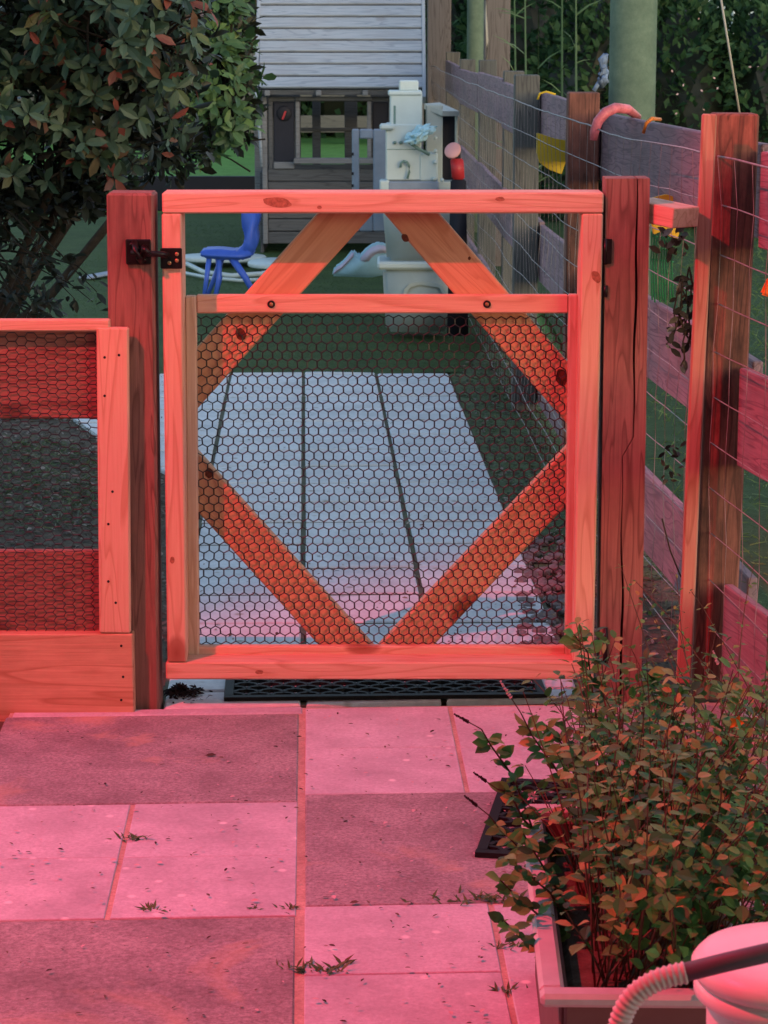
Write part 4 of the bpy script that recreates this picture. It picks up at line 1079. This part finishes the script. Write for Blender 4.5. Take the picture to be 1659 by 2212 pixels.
for (x0, y0, x1, y1) in ((.03, .03, wid - .03, .03), (.03, leng - .03, wid - .03, leng - .03)):
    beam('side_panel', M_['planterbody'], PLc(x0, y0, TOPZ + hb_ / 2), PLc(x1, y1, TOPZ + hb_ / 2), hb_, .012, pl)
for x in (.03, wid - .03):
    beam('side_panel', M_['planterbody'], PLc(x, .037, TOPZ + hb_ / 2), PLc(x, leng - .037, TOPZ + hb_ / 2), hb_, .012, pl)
cc_ = PLc(wid / 2, leng / 2, .14); box('potting_soil', M_['soil'], cc_, (wid - .075, leng - .075, .17), pl, rz=ra, bev=.01)

def sprigs(name, label, bases, count, lsize, seed, singles, aim, Lr, mat=M_['leaf_mint'], cat='plant'):
    q = np.random.RandomState(seed)
    t = thing(name, label, cat, tuple(bases(q)))
    pos, d, n_, s_ = [], [], [], []; V = []; Fc = []; tips = []
    for k in range(count):
        b_ = np.array(bases(q)); L = q.uniform(*Lr); dir_ = unit(np.array(aim(q, b_)))
        pts = [b_]; cur = dir_.copy(); steps = max(5, int(L / .035)); side = q.rand() * 6.28
        bend = q.normal(size=3) * .10
        for j in range(steps):
            cur = unit(cur + bend * .35 + np.array([dir_[0], dir_[1], 0]) * .05 + q.normal(size=3) * .05)
            pts.append(pts[-1] + cur * L / steps)
            if j > steps * .34:
                side += 1.57
                a1 = unit(np.cross(cur, [0.1, .3, 1])); a2 = np.cross(cur, a1)
                rad = a1 * math.cos(side) + a2 * math.sin(side)
                f = 1.15 - .65 * j / steps
                for sg in (-1, 1):
                    dd = unit(rad * sg + cur * .35 + np.array([0, 0, -.15 + q.normal() * .25]))
                    pos.append(pts[-1] + dd * .004); d.append(dd); n_.append(unit(cur + np.array([0, -.3, .9]) + q.normal(size=3) * .35)); s_.append(lsize * f * q.uniform(.65, 1.25))
                if q.rand() < .5:
                    dd = unit(q.normal(size=3)); pos.append(pts[-1]); d.append(dd); n_.append(unit(np.array([0, -.2, 1.]) + q.normal(size=3) * .3)); s_.append(lsize * .5)
        tube_data([Vector(p) for p in pts], [.0017 - .0011 * i / len(pts) for i in range(len(pts))], 4, V, Fc, cap=False)
        tips.append((pts[-1], cur))
    foliage(t, mat, pos, d, n_, s_, 'round', 'foliage', singles)
    put('stems', mesh_from('stems', V, Fc), M_['stem'], t, None, 'stuff')
    return t, tips
def base_a(q): return tuple(PLc(q.uniform(.07, wid - .045), q.uniform(.10, leng - .06), pz - .05))
def aim_a(q, b):
    c = np.array(PLc(wid / 2, leng * .45, 0)); v = (b - c) * np.array([1.5, 1.2, 0]); v[2] = 1.0; v[0] += .16
    return v + q.normal(size=3) * np.array([.20, .30, .1])
plant, tips = sprigs('planter_plant', 'bushy small leaved herb with reddish stems overflowing the planter box', base_a, 370, .032, 3, 300, aim_a, (.12, .36))
# measured outlying sprays of the plant leaning over the pavers at its left
def spray(parent, px_pts, Y0, Y1, seed, lsize=.024, head=None):
    q = np.random.RandomState(seed); m = len(px_pts)
    pts = [P(x, y, Y0 + (Y1 - Y0) * i / (m - 1)) for i, (x, y) in enumerate(px_pts)]
    sm = []
    for i in range(m - 1):
        for k in range(5): sm.append(pts[i].lerp(pts[i + 1], k / 5))
    sm.append(pts[-1]); V = []; Fc = []
    tube_data(sm, [.0020 - .0010 * i / len(sm) for i in range(len(sm))], 5, V, Fc)
    pos, d, n_, s_ = [], [], [], []
    for i in range(2, len(sm) - (3 if head else 0)):
        cur = np.array((sm[min(i + 1, len(sm) - 1)] - sm[i - 1]).normalized()); 
        for sg in (-1, 1):
            dd = unit(np.array([sg * q.uniform(.4, 1), q.uniform(-.7, .4), q.uniform(-.7, .5)]) + cur * .3)
            pos.append(np.array(sm[i])); d.append(dd); n_.append(unit(np.array([0, -.7, .8]) + q.normal(size=3) * .4)); s_.append(lsize * q.uniform(.6, 1.2))
    foliage(parent, M_['leaf_mint'], pos, d, n_, s_, 'round', 'spray_leaves')
    if head:
        a = sm[-1]; b = P(head[0], head[1], Y1); tube_data([a, b], .0009, 5, V, Fc); a = a.lerp(b, .45); hv = []; hf = []
        k = 16
        tube_data([a.lerp(b, i / k) + Vector((.0006 * math.sin(i * 2.1), 0, .0006 * math.cos(i * 1.7))) for i in range(k + 1)], [(.0034 if i % 2 else .0016) * (1 - .5 * i / k) for i in range(k + 1)], 6, hv, hf)
        put('flower_spike', mesh_from('flower_spike', hv, hf), M_['seed'] if head[2] == 'd' else M_['petal_p'], parent)
    put('spray_stem', mesh_from('spray_stem', V, Fc), M_['stem'], parent)
ya, yb = 3.15, 3.2
spray(plant, [(1230, 1880), (1150, 1790), (1110, 1680), (1060, 1610), (1040, 1575)], 3.3, 3.25, 1, .024, (980, 1542, 'd'))
spray(plant, [(1230, 1940), (1140, 1850), (1080, 1790), (1055, 1760)], 3.2, 3.1, 2, .024, (1002, 1718, 'd'))
spray(plant, [(1215, 1850), (1130, 1770), (1100, 1710), (1075, 1705)], 3.3, 3.25, 3, .022, (1022, 1668, 'd'))
spray(plant, [(1260, 1760), (1200, 1660), (1150, 1590), (1125, 1540)], 3.45, 3.4, 4, .026, (1080, 1470, 'p'))
spray(plant, [(1330, 1650), (1290, 1560), (1278, 1480), (1270, 1410), (1240, 1370)], 3.55, 3.5, 5, .027)
spray(plant, [(1228, 2120), (1180, 2060), (1130, 2030), (1090, 1990)], 2.95, 2.85, 6, .022)
spray(plant, [(1228, 2080), (1190, 2000), (1120, 1940), (1080, 1900)], 3.0, 2.9, 7, .022)
spray(plant, [(1225, 1990), (1190, 1930), (1130, 1880), (1090, 1850)], 3.05, 2.95, 8, .022)
spray(plant, [(1240, 1980), (1190, 1900), (1160, 1850), (1130, 1800)], 3.1, 3.0, 9, .026)
spray(plant, [(1440, 1620), (1430, 1540), (1420, 1480), (1400, 1455)], 3.6, 3.55, 10, .028)
spray(plant, [(1560, 1650), (1600, 1560), (1575, 1500), (1560, 1460)], 3.7, 3.65, 12, .028, (1540, 1405, 'p'))
spray(plant, [(1300, 1700), (1240, 1640), (1200, 1590), (1180, 1570)], 3.4, 3.3, 13, .026)
for (x, y) in ((1466, 1778), (1478, 1672), (1590, 1560)):
    for j in range(5):
        an_ = j * 1.256; c = P(x, y, 3.05); me = bpy.data.meshes.new('petal'); T, fc = leaf_template('round'); me.from_pydata([tuple(v) for v in T], [], fc)
        dd = np.array([[math.cos(an_), -.4, math.sin(an_)]]); Rm = leaf_matrix(dd, np.array([[0, -1., .2]]))[0]
        put('petal', me, M_['petal_o'], plant, Matrix.Translation(c) @ Matrix([list(r) for r in Rm]).to_4x4() @ Matrix.Scale(.011, 4))
for (x, y) in ((1372, 1790), (1287, 1795), (1340, 1640), (1300, 1850), (1250, 1600), (1505, 1800), (1150, 1720)):
    c = P(x, y, 3.02); k_ = 16; dn = rs.normal(size=(k_, 3)); dn[:, 1] -= .6
    me = leaves_mesh('blossom', np.array([tuple(c)] * k_) + dn * .0015, dn, rs.normal(size=(k_, 3)) + np.array([0, -1, .5]), np.full(k_, .0062), 'round')
    put('blossom', me, M_['petal_p'], plant)
# second plant at the right beyond the planter, thin weeds by the fence foot
def base_b(q): return (q.uniform(.56, .80), q.uniform(3.3, 4.3), .03)
w2, _ = sprigs('fence_weeds', 'tangled thin weeds growing between the planter and the fence', base_b, 60, .020, 9, 0, lambda q, b: np.array([-.15, 0, 1]) + q.normal(size=3) * .3, (.22, .50))

# ============================================================ TUB AND HOSE (lower right)
tz = .50; tcn = P(1706, 2082, 2.2)
tubt = thing('white_tub', 'round white lidded plastic tub cut off by the lower right corner', 'tub', (tcn.x, tcn.y, TOPZ))
rr_ = .092
zc = tcn.z
lathe('lid', M_['tub'], [(rr_ * 1.0, -.012), (rr_ * 1.03, -.006), (rr_ * 1.03, .0), (rr_ * 1.0, .004), (rr_ * .95, .009), (rr_ * .85, .013), (rr_ * .6, .017), (rr_ * .3, .0185), (.0001, .019)], (tcn.x, tcn.y, zc), tubt, 56)
lathe('collar', M_['tub'], [(rr_ * .93, -.034), (rr_ * 1.0, -.029), (rr_ * 1.0, -.020), (rr_ * .94, -.0125)], (tcn.x, tcn.y, zc), tubt, 56)
lathe('tub_body', M_['tub'], [(rr_ * .72, TOPZ - zc), (rr_ * .80, TOPZ - zc + .01), (rr_ * .86, -.036), (rr_ * .86, -.0345)], (tcn.x, tcn.y, zc), tubt, 56)
ho = thing('ribbed_hose', 'ribbed cream hose joined to a dark grey pipe crossing the white tub', 'hose', (c1.x + .05, c1.y - .2, TOPZ))
YH = 2.07
hp = [P(x, y, YH - .02 * 0) for x, y in ((1330, 2260), (1336, 2222), (1350, 2180), (1376, 2145), (1415, 2120), (1450, 2108), (1482, 2101))]
sm = []
def cat(p, i, t):
    p0, p1, p2, p3 = p[max(i - 1, 0)], p[i], p[i + 1], p[min(i + 2, len(p) - 1)]
    return .5 * ((2 * p1) + (-p0 + p2) * t + (2 * p0 - 5 * p1 + 4 * p2 - p3) * t * t + (-p0 + 3 * p1 - 3 * p2 + p3) * t ** 3)
for i in range(len(hp) - 1):
    for k in range(26): sm.append(cat(hp, i, k / 26))
sm.append(hp[-1]); acc = 0; rad = []
for i, p in enumerate(sm):
    if i: acc += (p - sm[i - 1]).length
    rad.append(.0099 + .0009 * max(-.7, math.sin(acc * 2 * math.pi / .0054)))
tube('ribbed_section', M_['hose'], sm, rad, ho, 20)
tube('pipe', M_['pipe'], [P(1478, 2101, YH), P(1570, 2078, YH - .01), P(1720, 2044, YH - .03)], .0088, ho, 20)

# ============================================================ WEEDS, LITTER, DEBRIS
def tuft(px, py, n_, h, label, z=TOPZ, spread=.02):
    c = G(px, py, z); pos, d, s_ = [], [], []
    for k in range(n_):
        an_ = rnd.uniform(0, 6.28); pos.append((c.x + rnd.gauss(0, spread), c.y + rnd.gauss(0, spread * .35), z - .002)); e = rnd.uniform(.25, 1.3)
        d.append((math.cos(an_), math.sin(an_), e)); s_.append(h * rnd.uniform(.5, 1.1))
    n3 = [(rnd.uniform(-.3, .3), -.4, 1) for _ in pos]
    me = leaves_mesh('weed_tuft', np.array(pos), np.array(d), np.array(n3), np.array(s_) * .85, 'weed')
    o = put('weed_tuft', me, M_['grass']); tag(o, label, 'weed'); return o
tuft(292, 1812, 22, .030, 'small weed in the sandy joint of the left pale pavers')
tuft(325, 1966, 18, .026, 'small weed on the edge of the lower left dark paver', spread=.012)
tuft(545, 1964, 18, .016, 'tiny weed between pale and dark pavers, left of the centre joint', spread=.004)
tuft(622, 1962, 26, .018, 'flat weed touching the centre joint at the dark paver corner', spread=.006)
tuft(655, 2092, 26, .026, 'weed sprouting in the centre joint near the bottom')
tuft(705, 2096, 24, .030, 'weed of upright blades right of the centre joint near the bottom', spread=.015)
tuft(738, 2084, 7, .034, 'pair of upright blades at the right end of the bottom weeds', spread=.005)
tuft(1000, 1946, 34, .032, 'weed cluster in the joint in front of the planter mat', spread=.035)
tuft(1085, 1944, 30, .032, 'weed patch growing against the planter corner', spread=.03)
tuft(1082, 2045, 20, .026, 'weed in the joint beside the planter side')
tuft(1092, 2140, 16, .026, 'weed in the joint close to the planter front corner', spread=.012)
def scatter(name, mat, polypx, n_, sz, label, cat, z=.004, ground_=G, kind='oval', flat=.25, struct=False, parent=None):
    xs = [p[0] for p in polypx]; ysl = [p[1] for p in polypx]; pos, d, nn, s_ = [], [], [], []
    pts3 = [ground_(x, y, z) for x, y in polypx]; X0, X1 = min(p.x for p in pts3), max(p.x for p in pts3); Y0, Y1 = min(p.y for p in pts3), max(p.y for p in pts3)
    def inside(x, y):
        c = False; m = len(pts3)
        for i in range(m):
            a_, b_ = pts3[i - 1], pts3[i]
            if (a_.y > y) != (b_.y > y) and x < (b_.x - a_.x) * (y - a_.y) / (b_.y - a_.y) + a_.x: c = not c
        return c
    tries = 0
    while len(pos) < n_ and tries < n_ * 30:
        tries += 1; x = rnd.uniform(X0, X1); y = rnd.uniform(Y0, Y1)
        if not inside(x, y): continue
        an_ = rnd.uniform(0, 6.28); pos.append((x, y, z + rnd.uniform(0, .006))); d.append((math.cos(an_), math.sin(an_), rnd.uniform(-flat, flat)))
        nn.append((rnd.uniform(-flat, flat) * 2, rnd.uniform(-flat, flat) * 2, 1)); s_.append(sz * rnd.uniform(.4, 1.3))
    me = leaves_mesh(name, np.array(pos), np.array(d), np.array(nn), np.array(s_), kind)
    o = put(name, me, mat, parent, None, 'stuff')
    if parent is None: tag(o, label, cat)
    return o
scatter('leaf_litter', M_['litter'], [(-200, 880), (160, 890), (250, 975), (357, 1030), (385, 1200), (372, 1300), (350, 1540), (-300, 1540)], 5200, .026, 'dead leaves and debris on dark soil behind the left fence', 'leaf litter', z=0)
scatter('leaf_litter', M_['litter'], [(980, 800), (1150, 700), (1330, 800), (1520, 1300), (1600, 1540), (1270, 1540), (1205, 1370), (1105, 1130), (1035, 970)], 4800, .022, 'dead leaves and debris beside the path along the right fence', 'leaf litter', z=0)
scatter('ground_weeds', M_['vergeblade'], [(-200, 950), (140, 950), (230, 1020), (200, 1140), (-200, 1160)], 3200, .045, 'short green weeds in the soil behind the left fence', 'weeds', z=0, kind='blade', flat=.9)
scatter('ground_weeds', M_['vergeblade'], [(1000, 830), (1150, 700), (1330, 800), (1460, 1300), (1250, 1290), (1120, 1100)], 9000, .024, 'short green weeds beside the path along the right fence', 'weeds', z=0, kind='blade', flat=.9)
scatter('turf_blades', M_['turfblade'], [(-60, 640), (400, 480), (1000, 480), (1080, 640), (990, 806), (420, 810), (250, 905), (-60, 905)], 26000, .022, 'short blades of the dark green artificial turf', 'turf', z=.004, kind='blade', flat=1.2)
scatter('side_grass', M_['grass'], [(1400, 480), (1720, 480), (1720, 1500), (1560, 1500), (1400, 900)], 9000, .045, 'lawn grass seen between the boards of the right fence', 'grass', z=.006, kind='blade', flat=1.5)
# crumbs on the patio: dead leaf bits, twigs, pale petals
scatter('patio_debris', M_['litter'], [(-40, 1580), (650, 1540), (1250, 1530), (1250, 1700), (1130, 2212), (-40, 2240)], 330, .010, 'scattered dead leaf bits and crumbs on the patio', 'debris', z=TOPZ + .003, ground_=G, flat=.15)
scatter('fallen_petals', M_['petal_p'], [(-40, 1760), (650, 1540), (1250, 1530), (1150, 2212), (650, 2240), (-40, 1960)], 90, .010, 'pale fallen petals scattered on the patio', 'petals', z=TOPZ + .003, ground_=G, kind='round', flat=.1)
scatter('path_debris', M_['litter'], [(430, 820), (965, 820), (1100, 1150), (1200, 1380), (1230, 1470), (400, 1470), (380, 1100), (250, 960)], 420, .014, 'small dead leaves and crumbs on the pale path behind the gate', 'debris', z=.010, flat=.2)
scatter('joint_grass', M_['grass'], [(820, 815), (830, 815), (915, 1270), (905, 1270)], 160, .018, 'fine grass growing in the right joint of the path', 'grass', z=.004, kind='blade', flat=1.2)
scatter('joint_grass', M_['grass'], [(653, 840), (662, 840), (660, 1260), (650, 1260)], 120, .016, 'fine grass growing in the middle joint of the path', 'grass', z=.004, kind='blade', flat=1.2)
for (x, y, s0, an_, lab) in ((443, 1632, .022, .1, 'curled brown leaf on the upper left dark paver'), (755, 1950, .016, .2, 'small dark dead leaf near the edge of the middle dark paver')):
    c = G(x, y, TOPZ + .004); me = leaves_mesh('dead_leaf', np.array([tuple(c)]), np.array([[math.cos(an_), math.sin(an_), .1]]), np.array([[0, -.5, 1.]]), np.array([s0]), 'oval')
    o = put('dead_leaf', me, M_['litter']); tag(o, lab, 'leaf')
# litter heap by the left post
pos, d, nn, s_ = [], [], [], []
c = G(392, 1498, .012)
for k in range(420):
    r0 = abs(rnd.gauss(0, .5)); an_ = rnd.uniform(0, 6.28); pos.append((c.x + r0 * .05 * math.cos(an_), c.y + r0 * .05 * math.sin(an_), .010 + .020 * max(0, 1 - r0) * rnd.random()))
    d.append((rnd.uniform(-1, 1), rnd.uniform(-1, 1), rnd.uniform(-.4, .6))); nn.append((rnd.uniform(-1, 1), rnd.uniform(-1, 1), 1)); s_.append(rnd.uniform(.006, .018))
o = put('litter_heap', leaves_mesh('litter_heap', np.array(pos), np.array(d), np.array(nn), np.array(s_), 'oval'), M_['seed'], None, None, 'stuff'); tag(o, 'small heap of dark leaf litter by the foot of the left gate post', 'leaf litter')
# stones by the path on the right
V = []; Fc = []
for k in range(170):
    p = G(rnd.uniform(1120, 1260) + 0, rnd.uniform(1160, 1420), 0)
    e = (p - G(1105 + (1205 - 1105) * max(0, (p.y * 0)), 1130)).length
    if p.x < (G(1105, 1130).x + (G(1205, 1370).x - G(1105, 1130).x) * 1.0) - .12: continue
    r0 = rnd.uniform(.008, .020); bmq = bmesh.new(); bmesh.ops.create_icosphere(bmq, subdivisions=1, radius=r0)
    base = len(V); sd_ = Vector((k, k, k))
    for v in bmq.verts: V.append(p + Vector((v.co.x * 1.2, v.co.y, v.co.z * .7)) * (1 + .3 * noise.noise(v.co * 80 + sd_)) + Vector((0, 0, r0 * .4)))
    bmq.verts.index_update()
    for f in bmq.faces: Fc.append(tuple(base + v.index for v in f.verts))
    bmq.free()
o = put('stones', mesh_from('stones', V, Fc), M_['stone'], None, None, 'stuff'); tag(o, 'small rounded stones along the right edge of the path', 'stones')

# ============================================================ UNSEEN HOUSE ADDED TO DIM THE FOREGROUND, FLOODLIGHT
hs = thing('house', 'unseen walls and roof added around the viewer to dim foreground daylight, carrying the floodlight', 'house', (-2.6, 0, 0))
box('wall', M_['housewall'], (-2.55, .2, 1.75), (.2, 5.6, 3.7), hs, bev=0)  # walls added out of view to cut the skylight on the foreground
box('added_shade_roof', M_['housewall'], (.35, .30, 2.95), (5.5, 4.0, .10), hs, bev=0)  # unseen roof, put in and sized to darken the foreground
box('added_rear_wall', M_['housewall'], (.6, -1.6, 1.4), (6.0, .2, 3.0), hs, bev=0)
fld = thing('floodlight', 'red floodlight mounted high at the corner of the added house', 'floodlight', tuple(LAMP))
dirv = (AIM - LAMP).normalized()
lathe('lamp_housing', M_['iron'], [(.03, -.10), (.06, -.08), (.075, -.03), (.075, .0), (.066, .0), (.060, -.02), (.0001, -.02)], LAMP - dirv * .03, fld, 24, tuple(dirv))
tube('bracket', M_['iron'], [LAMP - dirv * .12, Vector((-2.45, 2.65, LAMP.z - .05))], .015, fld, 8)
spot.parent = fld; spot.location = (0, 0, 0)
